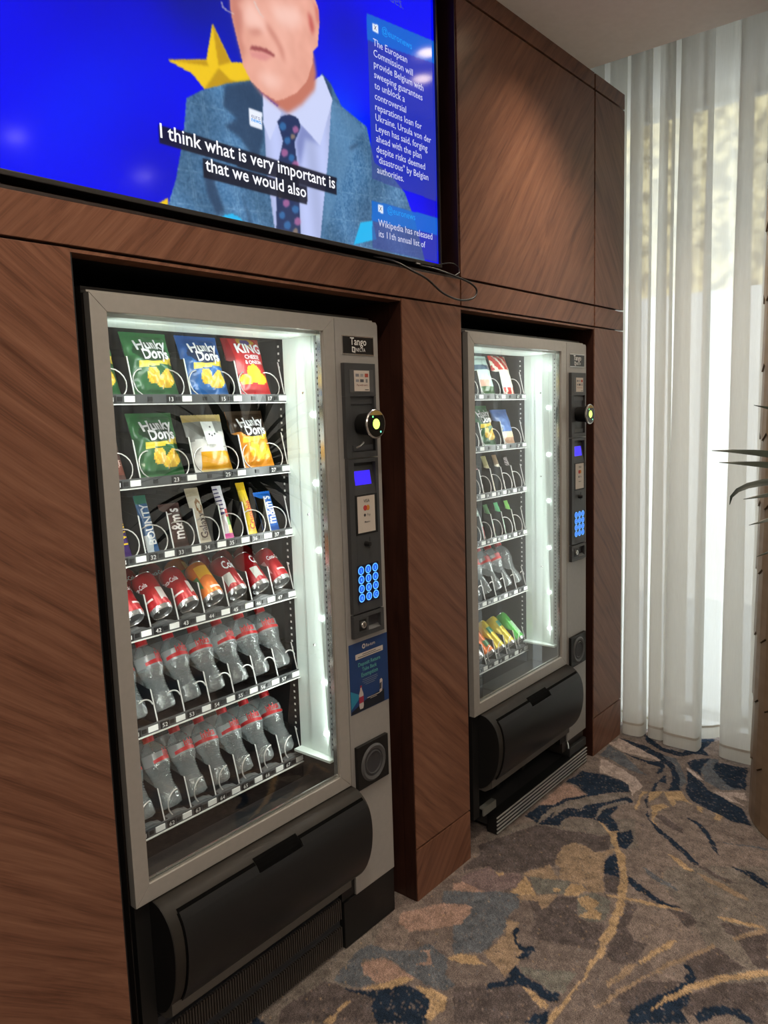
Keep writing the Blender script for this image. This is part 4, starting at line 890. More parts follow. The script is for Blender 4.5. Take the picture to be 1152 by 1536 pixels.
def machine(loc, label, far):
    root = empty('vending_machine', loc); tag(root, label, 'vending machine')
    W, DW, ZT_, ZD = 0.8909, 0.7095, 1.815, 0.4894
    P = lambda name, b, m, **k: b.build(name, m, root, **k)
    # cabinet shell
    b = MB(); b.box(0.0, 0.016, 0.030, 0.80, 0.10, 1.83); b.box(0.016, W-0.002, 0.030, 0.80, 1.80, 1.83); b.box(0.016, W-0.002, 0.78, 0.80, 0.10, 1.80)
    b.box(0.688, W-0.002, 0.012, 0.78, 0.10, 1.80); b.box(0.016, 0.688, 0.16, 0.78, 0.10, 0.20)
    P('cabinet', b, M_side)
    MB().box(0.0, W-0.01, 0.010, 0.030, 1.8165, 1.8205).build('top_trim', M_silver, root)
    for y0, m in ((0.0215, M_side), (0.0255, mat('edge_brown', (0.06, 0.045, 0.035), 0.4))):
        MB().box(0.0005, 0.006, y0, y0+0.0035, ZD, 1.815).build('door_seal', m, root)
    for x in (0.05, 0.80):
        for y in (0.22, 0.70): MB().lathe([(0.022, 0.0), (0.022, 0.02), (0.012, 0.024), (0.012, 0.10)], 12, c=(x, y, 0), cap0=True).build('foot', M_plast, root)
    # door frame: four mitred rails
    L, R, T, B = 0.037, 0.6675, 1.779, 0.530
    for prof in ([(0, ZD), (L, B), (L, T), (0, ZT_)], [(DW, ZT_), (R, T), (R, B), (DW, ZD)], [(0.0008, ZT_), (L+0.0008, T), (R-0.0008, T), (DW-0.0008, ZT_)], [(0.0008, ZD), (DW-0.0008, ZD), (R-0.0008, B), (L+0.0008, B)]):
        MB().prism_y(prof, 0.0, 0.021).build('door_rail', M_silver, root, bevel=0.0008)
    for bx in ((L, R, 0.004, 0.007, B, B+0.004), (L, R, 0.010, 0.014, B, B+0.009)):
        MB().box(*bx).build('glazing_bead', M_chrome, root)
    MB().box(R-0.007, R, 0.006, 0.020, B, T).build('glazing_bead', M_chrome, root)
    MB().quad((L, 0.009, B), (R, 0.009, B), (R, 0.009, T), (L, 0.009, T)).build('glass_pane', M_glass, root)
    # liner
    MB().box(0.0165, 0.0375, 0.022, 0.78, 0.46, 1.79).build('liner', M_inner_dark, root)
    MB().prism_y([(0.0375, 1.772), (0.683, 1.772), (0.683, 1.795), (0.0375, 1.795)], 0.022, 0.178).build('liner_top', M_inner_white, root)
    MB().box(0.0375, 0.683, 0.180, 0.70, 1.775, 1.795).build('liner_top_rear', M_inner_dark, root)
    MB().box(0.0375, 0.683, 0.70, 0.72, 0.46, 1.775).build('liner_back', M_inner_dark, root)
    MB().box(0.0375, 0.683, 0.022, 0.70, 0.46, 0.4755).build('liner_floor', mat('sump_black', (0.003, 0.003, 0.003), 0.8, spec=0.05), root)
    b = MB(); b.box(0.6835, 0.6875, 0.022, 0.062, 0.5755, 1.772); b.prism_y([(0.6815, 0.5755), (0.6875, 0.5755), (0.6875, 1.772), (0.6815, 1.772)], 0.062, 0.125); b.box(0.6835, 0.6875, 0.125, 0.176, 0.5755, 1.772)
    b.build('liner_side', M_inner_white, root)
    MB().box(0.6845, 0.6875, 0.176, 0.70, 0.46, 1.772).build('liner_side_rear', M_inner_dark, root)
    MB().box(0.655, 0.6875, 0.030, 0.176, 0.568, 0.5752).build('liner_sill', M_inner_white, root)
    b = MB()
    for i in range(60): b.box(0.6838, 0.6843, 0.192, 0.198, 0.60+i*0.0195, 0.606+i*0.0195)
    o = b.build('rack_slots', M_edge, root); o['kind'] = 'stuff'
    b = MB()
    for i in range(75): b.box(0.6715, 0.6722, 0.0305, 0.035, 0.60+i*0.0155, 0.606+i*0.0155)
    MB().box(0.6722, 0.6834, 0.024, 0.042, 0.58, 1.77).build('light_strip', mat('strip_alu', (0.34, 0.37, 0.36), 0.4, 0.2), root)
    o = b.build('strip_holes', M_ink, root); o['kind'] = 'stuff'
    for z in (1.715, 1.56, 1.37, 1.18, 0.984, 0.795, 0.64): obj('led', LEDM, root, (0.6814, 0.066, z))
    for z in (1.62, 1.28, 0.90): MB().lathe([(0.0005, 0.6795), (0.003, 0.680), (0.004, 0.6815)], 8, axis='x', c=(0, 0.10, z)).build('rivet', M_chrome, root)
    def area(nm, at, d, sx, sy, e, c=(0.93, 1.0, 0.96)):
        l = bpy.data.lights.new(nm, 'AREA'); l.shape = 'RECTANGLE'; l.size = sx; l.size_y = sy; l.energy = e; l.color = c
        o = bpy.data.objects.new(nm, l); col.objects.link(o); o.parent = root; o.location = at; o.rotation_euler = Vector(d).to_track_quat('-Z', 'Y').to_euler()
    area('light_right', (0.664, 0.050, 1.17), (-0.80, 0.60, -0.02), 0.02, 1.12, LED_POWER)
    area('added_light_left', (0.046, 0.045, 1.17), (0.93, 0.36, -0.02), 0.02, 1.12, LED_POWER*0.8)  # unseen left-hand light, added to brighten the white side liner and goods
    area('light_top', (0.36, 0.055, 1.766), (0.0, 0.45, -0.9), 0.56, 0.02, TOP_POWER)
    # trays
    for r, bz in enumerate(TRAYZ):
        dbl = r < 2; hooked = r >= (4 if far else 3)
        t = MB().box(LX0, LX0+8*PITCH, 0.178, 0.60, bz+0.009, bz+TRAY_TOP).build('tray', M_tray, root)
        MB().box(LX0, LX0+8*PITCH-0.004, 0.1715, 0.1765, bz+0.001, bz+0.0235).build('front_strip', M_strip, t)
        MB().box(LX0, LX0+8*PITCH-0.004, 0.1660, 0.1712, bz-0.0012, bz+0.0012).build('strip_lip', M_edge, t)
        for k in range(0, 9, 2 if dbl else 1):
            obj('divider', PLATE_LOW if hooked else PLATE, t, (LX0+k*PITCH - (0.0035 if k == 8 else 0), 0, bz+TRAY_TOP))
        for k in range(8):
            x = LX0+k*PITCH
            if dbl:
                obj('spiral', HX_L if k % 2 == 0 else HX_R, t, (x+PITCH/2+(0.003 if k % 2 == 0 else -0.003), 0, bz+TRAY_TOP+0.0365))
                if k % 2: obj('number_tag', TAG, t, (x, 0, bz)); obj('price_label', PRICE, t, (x, 0, bz)); num = '%d%d' % (r+1, k)
                obj('sensor_hole', HOLE, t, (x, 0, bz))
                if k % 2 == 0: continue
            else:
                obj('number_tag', TAG, t, (x, 0, bz)); obj('price_label', PRICE, t, (x, 0, bz)); obj('sensor_hole', HOLE, t, (x, 0, bz)); num = '%d%d' % (r+1, k)
                if hooked:
                    obj('spiral', HOOKS[r], t, (x+PITCH/2+0.006, 0, bz+TRAY_TOP+0.036))
                    if r in (3, 5): obj('chute', PUSH, t, (x+PITCH/2, -0.001, bz+0.0152))
                else: obj('spiral', HX_R, t, (x+PITCH/2, 0, bz+TRAY_TOP+0.0365))
            if k: put_text('slot_number', num, M_white, t, (x+0.015, 0.1684, bz+0.0065), height=0.011, stretch=1.1)
    # ---- control column
    b = MB(); b.prism_y([(0.7125, 0.1464), (W, 0.1464), (W, 1.806), (W-0.006, ZT_), (0.7125, ZT_)], 0.0, 0.011); b.build('column_panel', M_silver2, root, bevel=0.0012)
    pl = MB().box(0.738, 0.870, -0.0022, 0.0, 1.7205, 1.7725).build('name_plate', M_chrome, root)
    MB().box(0.7405, 0.8675, -0.0030, -0.0022, 1.7235, 1.7695).build('plate_face', mat('plate_black', (0.008, 0.008, 0.009), 0.25), pl)
    put_text('lettering', 'Tango', M_white, pl, (0.803, -0.0034, 1.7475), width=0.068, bold=0.008, stretch=1.05); put_text('lettering', 'NECTA', M_white, pl, (0.812, -0.0034, 1.7300), width=0.040, stretch=1.1)
    b = MB(); b.prism_y([(0.776, 1.728), (0.789, 1.726), (0.789, 1.741), (0.776, 1.743)], -0.0036, -0.0032); b.build('emblem', M_white, pl)
    MB().prism_y([(0.779, 1.7305), (0.785, 1.7295), (0.785, 1.7385), (0.779, 1.7395)], -0.0040, -0.0037).build('emblem', M_ink, pl)
    # payment module
    a = MB(); a.box(0.730, 0.861, -0.013, -0.0001, 1.606, 1.697); a.box(0.730, 0.752, -0.013, -0.0001, 1.436, 1.606); a.box(0.852, 0.861, -0.013, -0.0001, 1.436, 1.606); a.box(0.752, 0.852, -0.013, -0.0001, 1.436, 1.452); a.box(0.752, 0.852, -0.004, -0.0001, 1.452, 1.606)
    pm = a.build('payment_module', M_grey, root, bevel=0.0010)
    MB().box(0.750, 0.850, -0.0138, -0.0131, 1.617, 1.679).build('notice_frame', M_grey2, pm)
    cd = MB().box(0.768, 0.832, -0.0146, -0.0139, 1.620, 1.677).build('notice_card', M_paper, pm)
    for i, (x, z, w, h, c) in enumerate([(0.781, 1.664, 0.014, 0.008, (0.2, 0.2, 0.22)), (0.800, 1.664, 0.012, 0.008, (0.3, 0.3, 0.3)), (0.820, 1.664, 0.014, 0.010, (0.35, 0.05, 0.03)), (0.781, 1.649, 0.013, 0.007, (0.25, 0.25, 0.27)), (0.800, 1.649, 0.015, 0.008, (0.08, 0.08, 0.09)), (0.820, 1.649, 0.008, 0.010, (0.2, 0.2, 0.2))]):
        MB().box(x-w/2, x+w/2, -0.0150, -0.0147, z-h/2, z+h/2).build('printed_mark', mat('print_%d' % i, c, 0.7), cd)
    put_text('lettering', 'Pay with card', mat('ink_red', (0.18, 0.02, 0.02), 0.7), cd, (0.800, -0.0150, 1.6345), width=0.044); MB().box(0.812, 0.828, -0.0150, -0.0147, 1.6232, 1.6252).build('printed_mark', M_ink, cd)
    MB().box(0.757, 0.848, -0.0075, -0.0042, 1.585, 1.600).build('reader_plate', M_grey2 if far else M_grey, pm)
    MB().box(0.762, 0.846, -0.0085, -0.0042, 1.456, 1.470).build('reader_plate', M_grey2 if far else M_grey, pm)
    # round contactless reader on a stubby arm, turned a little towards the viewer
    rd = MB().lathe([(0.024, -0.004), (0.030, -0.008), (0.033, -0.045), (0.038, -0.052), (0.040, -0.056)], 28, axis='y', c=(0.800, 0, 1.5285)).build('card_reader', M_plast, root, smooth=True)
    MB().lathe([(0.040, -0.0562), (0.0408, -0.060), (0.0385, -0.0625), (0.0365, -0.0625)], 32, axis='y', c=(0.800, 0, 1.5285)).build('reader_rim', M_chrome, rd, smooth=True)
    MB().lathe([(0.0005, -0.0618), (0.0375, -0.0618)], 32, axis='y', c=(0.800, 0, 1.5285)).build('reader_face', mat('reader_glass', (0.008, 0.010, 0.010), 0.12), rd)
    glow = mat('reader_glow', (0.1, 0.2, 0.02), 0.4, emit=(0.62, 1.0, 0.12), estr=2.2)
    MB().lathe([(0.0005, -0.0624), (0.0145, -0.0624)], 20, axis='y', c=(0.800, 0, 1.5285)).build('glow_disc', glow, rd)
    b = MB(); pr = [(0.0370*math.cos(q), 0.0370*math.sin(q)) for q in np.linspace(0.72, math.pi-0.72, 12)]
    b.prism_y([(0.800+x, 1.5285+z) for x, z in pr], -0.0626, -0.0620); b.build('reader_badge', mat('badge_gold', (0.34, 0.24, 0.06), 0.5), rd)
    for dx, dz, c in ((-0.014, 0.020, (0.2, 1, 0.3)), (0.018, -0.022, (0.2, 1, 0.6))):
        MB().lathe([(0.0004, -0.0626), (0.0028, -0.0626)], 10, axis='y', c=(0.800+dx, 0, 1.5285+dz)).build('status_light', mat('led_%d' % int(dz*1000), (0.1, 0.3, 0.1), 0.4, emit=c, estr=1.6), rd)
    if not far: MB().tube([(0.770, -0.012, 1.464), (0.776, -0.020, 1.468), (0.790, -0.022, 1.478)], 0.0028, 8).build('key_tab', M_chrome, pm)
    # display, sticker, keypad module
    d = MB(); d.box(0.732, 0.756, -0.013, -0.0001, 0.992, 1.432); d.box(0.848, 0.861, -0.013, -0.0001, 0.992, 1.432); d.box(0.756, 0.848, -0.013, -0.0001, 0.992, 1.332); d.box(0.756, 0.848, -0.013, -0.0001, 1.421, 1.432)
    dm = d.build('control_module', M_grey, root, bevel=0.0010)
    MB().box(0.7562, 0.8478, -0.0012, -0.0004, 1.3322, 1.4208).build('display_recess', M_plast, dm)
    MB().prism_x([(-0.0125, 1.3325), (-0.0014, 1.3325), (-0.0014, 1.412)], 0.7562, 0.8478).build('display_slope', M_grey, dm)
    b = MB(); f = lambda x, t: (x, -0.0130+0.0112*t, 1.3325+0.0795*t)
    b.quad(f(0.763, 0.32), f(0.832, 0.32), f(0.832, 0.82), f(0.763, 0.82)); b.build('display', mat('display_blue', (0.01, 0.01, 0.2), 0.2, emit=(0.045, 0.02, 0.92), estr=1.0), dm)
    MB().box(0.754, 0.850, -0.0136, -0.0131, 1.216, 1.330).build('sticker_frame', M_plast, dm)
    stk = MB().box(0.763, 0.838, -0.0144, -0.0137, 1.222, 1.326).build('card_sticker', M_paper, dm)
    put_text('lettering', 'VISA', M_ink, stk, (0.802, -0.0148, 1.3075), width=0.026, bold=0.01)
    for dx, c in ((-0.006, (0.45, 0.03, 0.03)), (0.006, (0.55, 0.22, 0.03))): MB().lathe([(0.0003, -0.0147+dx*0.02), (0.0080, -0.0147+dx*0.02)], 16, axis='y', c=(0.801+dx, 0, 1.292)).build('printed_mark', mat('card_disc_%d' % (dx > 0), c, 0.7), stk)
    put_text('lettering', 'Pay', mat('ink_grey', (0.12, 0.12, 0.12), 0.7), stk, (0.810, -0.0148, 1.2680), width=0.015); MB().lathe([(0.0003, -0.0147), (0.0044, -0.0147)], 12, axis='y', c=(0.793, 0, 1.2715)).build('printed_mark', M_ink, stk)
    put_text('lettering', 'Maestro', M_ink, stk, (0.803, -0.0148, 1.2495), width=0.024, bold=0.01)
    MB().lathe([(0.008, -0.0131), (0.0075, -0.020), (0.006, -0.030), (0.0005, -0.031)], 16, axis='y', c=(0.795, 0, 1.189)).build('return_lever', M_plast, dm, smooth=True)
    MB().box(0.811, 0.8135, -0.0142, -0.0131, 1.173, 1.206).build('coin_slot', M_ink, dm)
    kp = MB().box(0.753, 0.8455, -0.0138, -0.0131, 1.019, 1.130).build('keypad', mat('keypad_blue_black', (0.004, 0.006, 0.03), 0.3), dm)
    ring = mat('key_glow', (0.05, 0.15, 0.6), 0.3, emit=(0.10, 0.42, 1.0), estr=1.25); key = mat('key_blue', (0.01, 0.06, 0.4), 0.3, emit=(0.01, 0.10, 0.75), estr=0.8)
    for i, s in enumerate(['1', '2', '3', '4', '5', '6', '7', '8', '9', '0', 'E', 'C']):
        cx, cz = 0.7685+0.031*(i % 3), 1.1145-0.0265*(i//3)
        kb = MB().lathe([(0.0095, -0.0142), (0.0105, -0.0150), (0.0120, -0.0150), (0.0125, -0.0141)], 20, axis='y', c=(cx, 0, cz)).build('key', ring, kp, smooth=True)
        kb.data.materials.append(key); bm = bmesh.new(); bm.from_mesh(kb.data)
        vs = [bm.verts.new((cx+0.0095*math.cos(2*math.pi*q/20), -0.0145, cz+0.0095*math.sin(2*math.pi*q/20))) for q in range(20)]
        fc = bm.faces.new(vs); fc.material_index = 1
        p, fs = text_pts(s, height=0.0095, bold=0.02); tv = [bm.verts.new((cx+x, -0.0149, cz-0.0047+z)) for x, z in p]
        for q in fs:
            try: bm.faces.new([tv[w] for w in q])
            except ValueError: pass
        bm.to_mesh(kb.data); bm.free()
    # coin cup module
    c = MB(); c.box(0.732, 0.865, -0.013, -0.0001, 0.921, 0.935); c.box(0.732, 0.865, -0.013, -0.0001, 0.976, 0.988); c.box(0.732, 0.795, -0.013, -0.0001, 0.935, 0.976); c.box(0.850, 0.865, -0.013, -0.0001, 0.935, 0.976)
    cm = c.build('coin_module', M_grey, root, bevel=0.0008)
    MB().box(0.795, 0.850, -0.002, -0.0001, 0.935, 0.976).build('coin_cup', M_ink, cm); MB().prism_x([(-0.012, 0.9352), (-0.0021, 0.9352), (-0.0021, 0.944)], 0.7955, 0.8495).build('cup_chute', M_grey2, cm)
    MB().box(0.754, 0.784, -0.0140, -0.0131, 0.940, 0.972).build('lock_plate', M_plast, cm)
    lk = MB().lathe([(0.0105, -0.0141), (0.0105, -0.019), (0.009, -0.0205), (0.0005, -0.0205)], 20, axis='y', c=(0.768, 0, 0.957)).build('lock', M_chrome, cm, smooth=True)
    MB().box(0.7665, 0.7695, -0.0212, -0.0206, 0.952, 0.962).build('keyhole', M_ink, cm)
    # lower round cup plate
    s = MB(); z0, z1 = 0.466, 0.597
    s.box(0.727, 0.866, -0.012, -0.0001, z0, z1); cp = s.build('cup_plate', M_plast, root, bevel=0.001)
    MB().lathe([(0.056, -0.0121), (0.050, -0.0165), (0.045, -0.0150), (0.041, -0.0135)], 32, axis='y', c=(0.7965, 0, 0.5315)).build('cup_ring', M_grey2, cp, smooth=True)
    MB().lathe([(0.0410, -0.0133), (0.039, -0.0126), (0.0005, -0.0124)], 32, axis='y', c=(0.7965, 0, 0.5315)).build('cup_well', M_ink, cp, smooth=True)
    MB().lathe([(0.0365, -0.0127), (0.033, -0.0150), (0.030, -0.0127)], 32, axis='y', c=(0.7965, 0, 0.5315)).build('cup_ring', M_grey, cp, smooth=True)
    # ---- delivery drum with hinged flap
    prof = [(0.004, 0.4865), (-0.020, 0.4820), (-0.042, 0.4680), (-0.060, 0.4450), (-0.070, 0.4150), (-0.0735, 0.3800), (-0.072, 0.3450), (-0.066, 0.3100), (-0.055, 0.2760), (-0.038, 0.2460), (-0.016, 0.2220), (0.004, 0.2100)]
    prof = [(p.x, p.y) for p in smooth_path([(a_, b_, 0) for a_, b_ in prof], 3)]
    b = MB(); b.prism_x(prof+[(0.12, 0.21), (0.12, 0.4865)], 0.043, 0.7115); dr = b.build('delivery_drum', M_drumtop, root, smooth=True, angle=30)
    def offs(k, d):
        y, z = prof[k]; y0, z0 = prof[max(0, k-1)]; y1, z1 = prof[min(len(prof)-1, k+1)]; t = Vector((y1-y0, z1-z0)).normalized(); return (y+t.y*d, z-t.x*d)
    out = [offs(k, 0.0045) for k in range(7, 32)]; inn = [offs(k, 0.0003) for k in range(7, 32)]
    # top edge of the flap is notched for the grip
    y, z = out[0]
    b = MB(); b.prism_x(out[2:]+inn[2:][::-1], 0.073, 0.703)
    for q0, q1 in ((0.073, 0.300), (0.450, 0.703)): b.prism_x(out[:3]+inn[:3][::-1], q0, q1)
    b.build('flap', M_flap, dr, smooth=True, angle=30)
    MB().prism_x([offs(k, 0.0016) for k in (5, 6, 7, 8, 9)]+[offs(k, 0.0003) for k in (9, 8, 7, 6, 5)], 0.302, 0.448).build('grip_recess', mat('grip_black', (0.002, 0.002, 0.002), 0.8, spec=0.05), dr)
    MB().prism_x([offs(k, 0.0012) for k in (6, 7, 8)]+[offs(k, 0.0003) for k in (8, 7, 6)], 0.0722, 0.3005).build('hinge_gap', mat('grip_black', (0, 0, 0)), dr)
    MB().prism_x([offs(k, 0.0012) for k in (6, 7, 8)]+[offs(k, 0.0003) for k in (8, 7, 6)], 0.4495, 0.7038).build('hinge_gap', mat('grip_black', (0, 0, 0)), dr)
    MB().prism_x([offs(k, 0.0012) for k in range(7, 32)]+[offs(k, 0.0003) for k in range(31, 6, -1)], 0.0690, 0.0725).build('hinge_gap', mat('grip_black', (0, 0, 0)), dr)
    MB().prism_x([(p[0]-0.0, p[1]) for p in prof]+[(0.12, 0.21), (0.12, 0.4865)], 0.0405, 0.0428).build('end_cap', M_plast, dr)
    MB().box(0.002, 0.040, 0.012, 0.16, 0.10, 0.4860).build('lower_panel', M_plast, root); MB().box(0.0405, 0.7115, 0.1205, 0.1595, 0.20, 0.4860).build('lower_back', M_plast, root)
    MB().prism_x([(-0.040, 0.220), (-0.0395, 0.250), (-0.0365, 0.250), (-0.014, 0.2185), (0.060, 0.2085), (0.060, 0.200), (-0.010, 0.200)], 0.046, 0.650).build('ledge', M_ledge, root)
    MB().box(0.656, 0.7118, 0.006, 0.10, 0.150, 0.2095).build('lower_panel', M_plast, root)
    if not far:
        MB().box(0.660, W-0.001, 0.002, 0.07, 0.003, 0.1455).build('kick_plate', M_plast, root, bevel=0.001)
        MB().box(0.003, 0.6595, 0.022, 0.07, 0.003, 0.185).build('kick_plate', M_ink, root)
        for z0, z1 in ((0.100, 0.160), (0.012, 0.075)):
            v = MB().box(0.006, 0.655, 0.014, 0.0215, z0, z1).build('vent', M_ink, root)
            rib = MB().box(0.0, 0.0042, 0.006, 0.0138, z0, z1).mesh('vent_rib', mat('vent_rib', (0.045, 0.038, 0.033), 0.45))
            for i in range(80): obj('vent_rib', rib, v, (0.008+i*0.0081, 0, 0))
    else:
        gr = empty('base_grille'); gr.parent = root
        MB().box(0.118, 0.868, -0.012, 0.03, 0.003, 0.070).build('grille_body', M_plast, gr)
        MB().box(0.118, 0.868, 0.0302, 0.23, 0.030, 0.068).build('grille_shelf', mat('shelf_dark', (0.022, 0.022, 0.022), 0.5), gr)
        bar = MB().box(0.116, 0.870, -0.0165, -0.0122, 0, 0.0035).mesh('grille_bar', mat('bar_silver', (0.55, 0.55, 0.53), 0.35, 0.4))
        for i in range(5): obj('grille_bar', bar, gr, (0, 0, 0.008+i*0.0145))
        MB().box(0.728, 0.888, -0.004, 0.12, 0.0705, 0.108).build('junction_box', mat('shelf_dark', (0, 0, 0)), root, bevel=0.004)
        MB().box(0.050, 0.135, 0.000, 0.006, 0.100, 0.130).box(0.050, 0.135, 0.006, 0.02, 0.124, 0.130).build('bracket', mat('zinc', (0.22, 0.23, 0.21), 0.45, 0.4), root)
        for x in (0.30, 0.50): MB().box(x, x+0.03, 0.10, 0.16, 0.070, 0.199).build('support_leg', M_plast, root)
        MB().tube(smooth_path([(0.735, 0.03, 0.11), (0.745, 0.02, 0.135), (0.775, 0.03, 0.125), (0.80, 0.02, 0.14), (0.83, 0.04, 0.13)]), 0.004, 8).build('wire', mat('wire_yellow', (0.35, 0.28, 0.05), 0.5), root, smooth=True)
        MB().tube([(0.72, 0.0, 0.11), (0.733, 0.01, 0.125), (0.74, 0.03, 0.15)], 0.006, 8).build('wire', M_chrome, root, smooth=True)
    if not far:
        blue = mat('poster_blue', (0.012, 0.045, 0.16), 0.4); ps = MB().box(0.7185, 0.8895, -0.0012, -0.0001, 0.696, 0.904).build('poster', blue, root); ps['label'] = 'dark blue deposit return notice'
        def pp(nm, pts, m, y=-0.0016): return MB().prism_y(pts, y, y+0.0003).build(nm, m, ps)
        teal = mat('poster_teal', (0.02, 0.20, 0.33), 0.4); mint = mat('poster_mint', (0.10, 0.34, 0.33), 0.5); cream = mat('poster_cream', (0.55, 0.50, 0.46), 0.5); dkp = mat('poster_dark', (0.006, 0.010, 0.02), 0.4)
        pp('printed_shape', [(0.719, 0.697), (0.868, 0.697), (0.868, 0.735), (0.80, 0.730), (0.719, 0.705)], dkp, -0.0014); pp('printed_shape', [(0.719, 0.712), (0.752, 0.735), (0.756, 0.748), (0.719, 0.768)], teal, -0.0017)
        pp('printed_shape', [(0.745, 0.8545), (0.868, 0.8545), (0.868, 0.870), (0.745, 0.870)], cream)
        lt = lambda s, z, w, m, x=0.804, **k: put_text('lettering', s, m, ps, (x, -0.0021, z), width=w, **k)
        lt('Re-turn', 0.8835, 0.040, cream, 0.812, bold=0.02); MB().lathe([(0.0035, -0.0018), (0.0075, -0.0018)], 16, axis='y', c=(0.782, 0, 0.888)).build('printed_shape', cream, ps)
        bar = lambda x0, x1, z, m, h=0.0016: pp('printed_line', [(x0, z), (x1, z), (x1, z+h), (x0, z+h)], m, -0.0021)
        bar(0.775, 0.835, 0.8640, M_ink); bar(0.755, 0.858, 0.8585, M_ink)
        lt('Deposit Return', 0.8320, 0.098, mint, bold=0.02); lt('Take Back', 0.8150, 0.066, mint, bold=0.02); lt('Exemption', 0.7980, 0.074, mint, bold=0.02)
        for k, (q0, q1) in enumerate(((0.772, 0.838), (0.770, 0.840), (0.776, 0.834), (0.784, 0.826))): bar(q0, q1, 0.788-k*0.0055, mat('poster_grey', (0.2, 0.24, 0.32), 0.5), 0.0012)
        bar(0.790, 0.846, 0.7280, cream); bar(0.803, 0.833, 0.7235, cream, 0.0012)
        bp = [(0.757, 0.704), (0.770, 0.704), (0.773, 0.712), (0.773, 0.748), (0.768, 0.760), (0.766, 0.768), (0.761, 0.768), (0.759, 0.760), (0.754, 0.748), (0.754, 0.712)]
        pp('printed_shape', bp, mat('poster_bottle', (0.48, 0.42, 0.40), 0.5), -0.0020); pp('printed_shape', [(0.7538, 0.722), (0.7732, 0.722), (0.7732, 0.741), (0.7538, 0.741)], mat('poster_red', (0.30, 0.02, 0.05), 0.5), -0.0023); pp('printed_shape', [(0.760, 0.768), (0.767, 0.768), (0.767, 0.774), (0.760, 0.774)], mat('poster_red', (0, 0, 0)), -0.0023)
        pp('printed_shape', [(0.846, 0.728), (0.858, 0.731), (0.861, 0.765), (0.857, 0.770), (0.849, 0.768)], mat('poster_bottle', (0, 0, 0)), -0.0020); pp('printed_shape', [(0.8465, 0.738), (0.855, 0.740), (0.857, 0.759), (0.848, 0.757)], mat('poster_can', (0.05, 0.05, 0.06), 0.5), -0.0023)
    return root
NEAR = (0.2907, 0.0319, 0.0); FAR = (1.6254, 0.0153, 0.0)
machine(NEAR, 'nearer silver and black vending machine with a blue notice on its column', False)
machine(FAR, 'farther vending machine by the curtain with a striped base grille showing', True)

# ================================================================== goods in the trays
def proto_root(name): return empty(name, (0, 0, -50))
def kids(o): return [c for c in bpy.data.objects if c.parent == o]
_tree = {}
def dup(proto):
    if proto not in _tree: _tree[proto] = [(c, kids(c)) for c in kids(proto)]
    r = proto.copy(); col.objects.link(r)
    for c, gs in _tree[proto]:
        d = c.copy(); col.objects.link(d); d.parent = r
        for g in gs:
            e = g.copy(); col.objects.link(e); e.parent = d
    return r
_used = set()
def place(proto, mloc, x, y, z, lean, label, cat, group=None, spin=0.0):
    o = dup(proto) if proto in _used else proto
    if proto not in _used:
        _tree[proto] = [(c, kids(c)) for c in kids(proto)]
    _used.add(proto)
    o.rotation_mode = 'ZYX'; o.rotation_euler = (-lean, 0, spin)
    o.location = (mloc[0]+x, mloc[1]+y, mloc[2]+z)
    for k in ('label', 'category', 'group'):
        if k in o.keys(): del o[k]
    tag(o, label, cat, group)
    return o

# ---- pillow packs
def shiny(name, rgb, rough=0.28):
    return mat('foil_'+name, srgb(*rgb), rough, 0.0, 0.6)
def pack(name, w, h, t, cells, design, mats, crimp=0.07, wave=0.0):
    nx, nz = cells
    def prof(u, v):               # u in -1..1, v in 0..1 -> half thickness
        if v < crimp or v > 1-crimp: return 0.0008
        q = (v-crimp)/(1-2*crimp); return 0.0008+t/2*(max(0, 1-abs(u)**2.6))**0.75*min(1, math.sin(math.pi*q)**0.55)
    def wr(u, v): return wave*(math.sin(u*7+v*11)+0.6*math.sin(u*13-v*17+1.3)+0.5*math.sin(v*29+u*3))
    def fr(x, z): u = max(-1, min(1, 2*x/w)); v = max(0, min(1, z/h)); p = prof(u, v); return -p-(wr(u, v) if p > 0.004 else 0)
    pinch = lambda v: 1-0.05*math.sin(math.pi*v)
    b = MB(); vs = []; fs = []; mi = []
    for side in (0, 1):
        k0 = len(vs)
        for j in range(nz+1):
            for i in range(nx+1):
                u = -1+2*i/nx; v = j/nz; x = u*w/2*pinch(v); y = fr(u*w/2, v*h)
                vs.append((x, y if side == 0 else -y, v*h+(0.0012*(i % 2) if j in (0, nz) else 0)))
        for j in range(nz):
            for i in range(nx):
                a = k0+j*(nx+1)+i; q = (a, a+1, a+nx+2, a+nx+1); fs.append(q if side == 0 else q[::-1])
                u = (i+0.5)/nx*2-1; v = (j+0.5)/nz; mi.append(design(u, v) if side == 0 else 0)
    me = bpy.data.meshes.new('wrapper'); me.from_pydata(vs, [], fs)
    for m in mats: me.materials.append(m)
    for p, k in zip(me.polygons, mi): p.material_index = k; p.use_smooth = True
    root = proto_root(name); obj('wrapper', me, root)
    surf = lambda x, z: (x*pinch(max(0, min(1, z/h))), fr(x, z)-0.0030, z)
    return root, surf

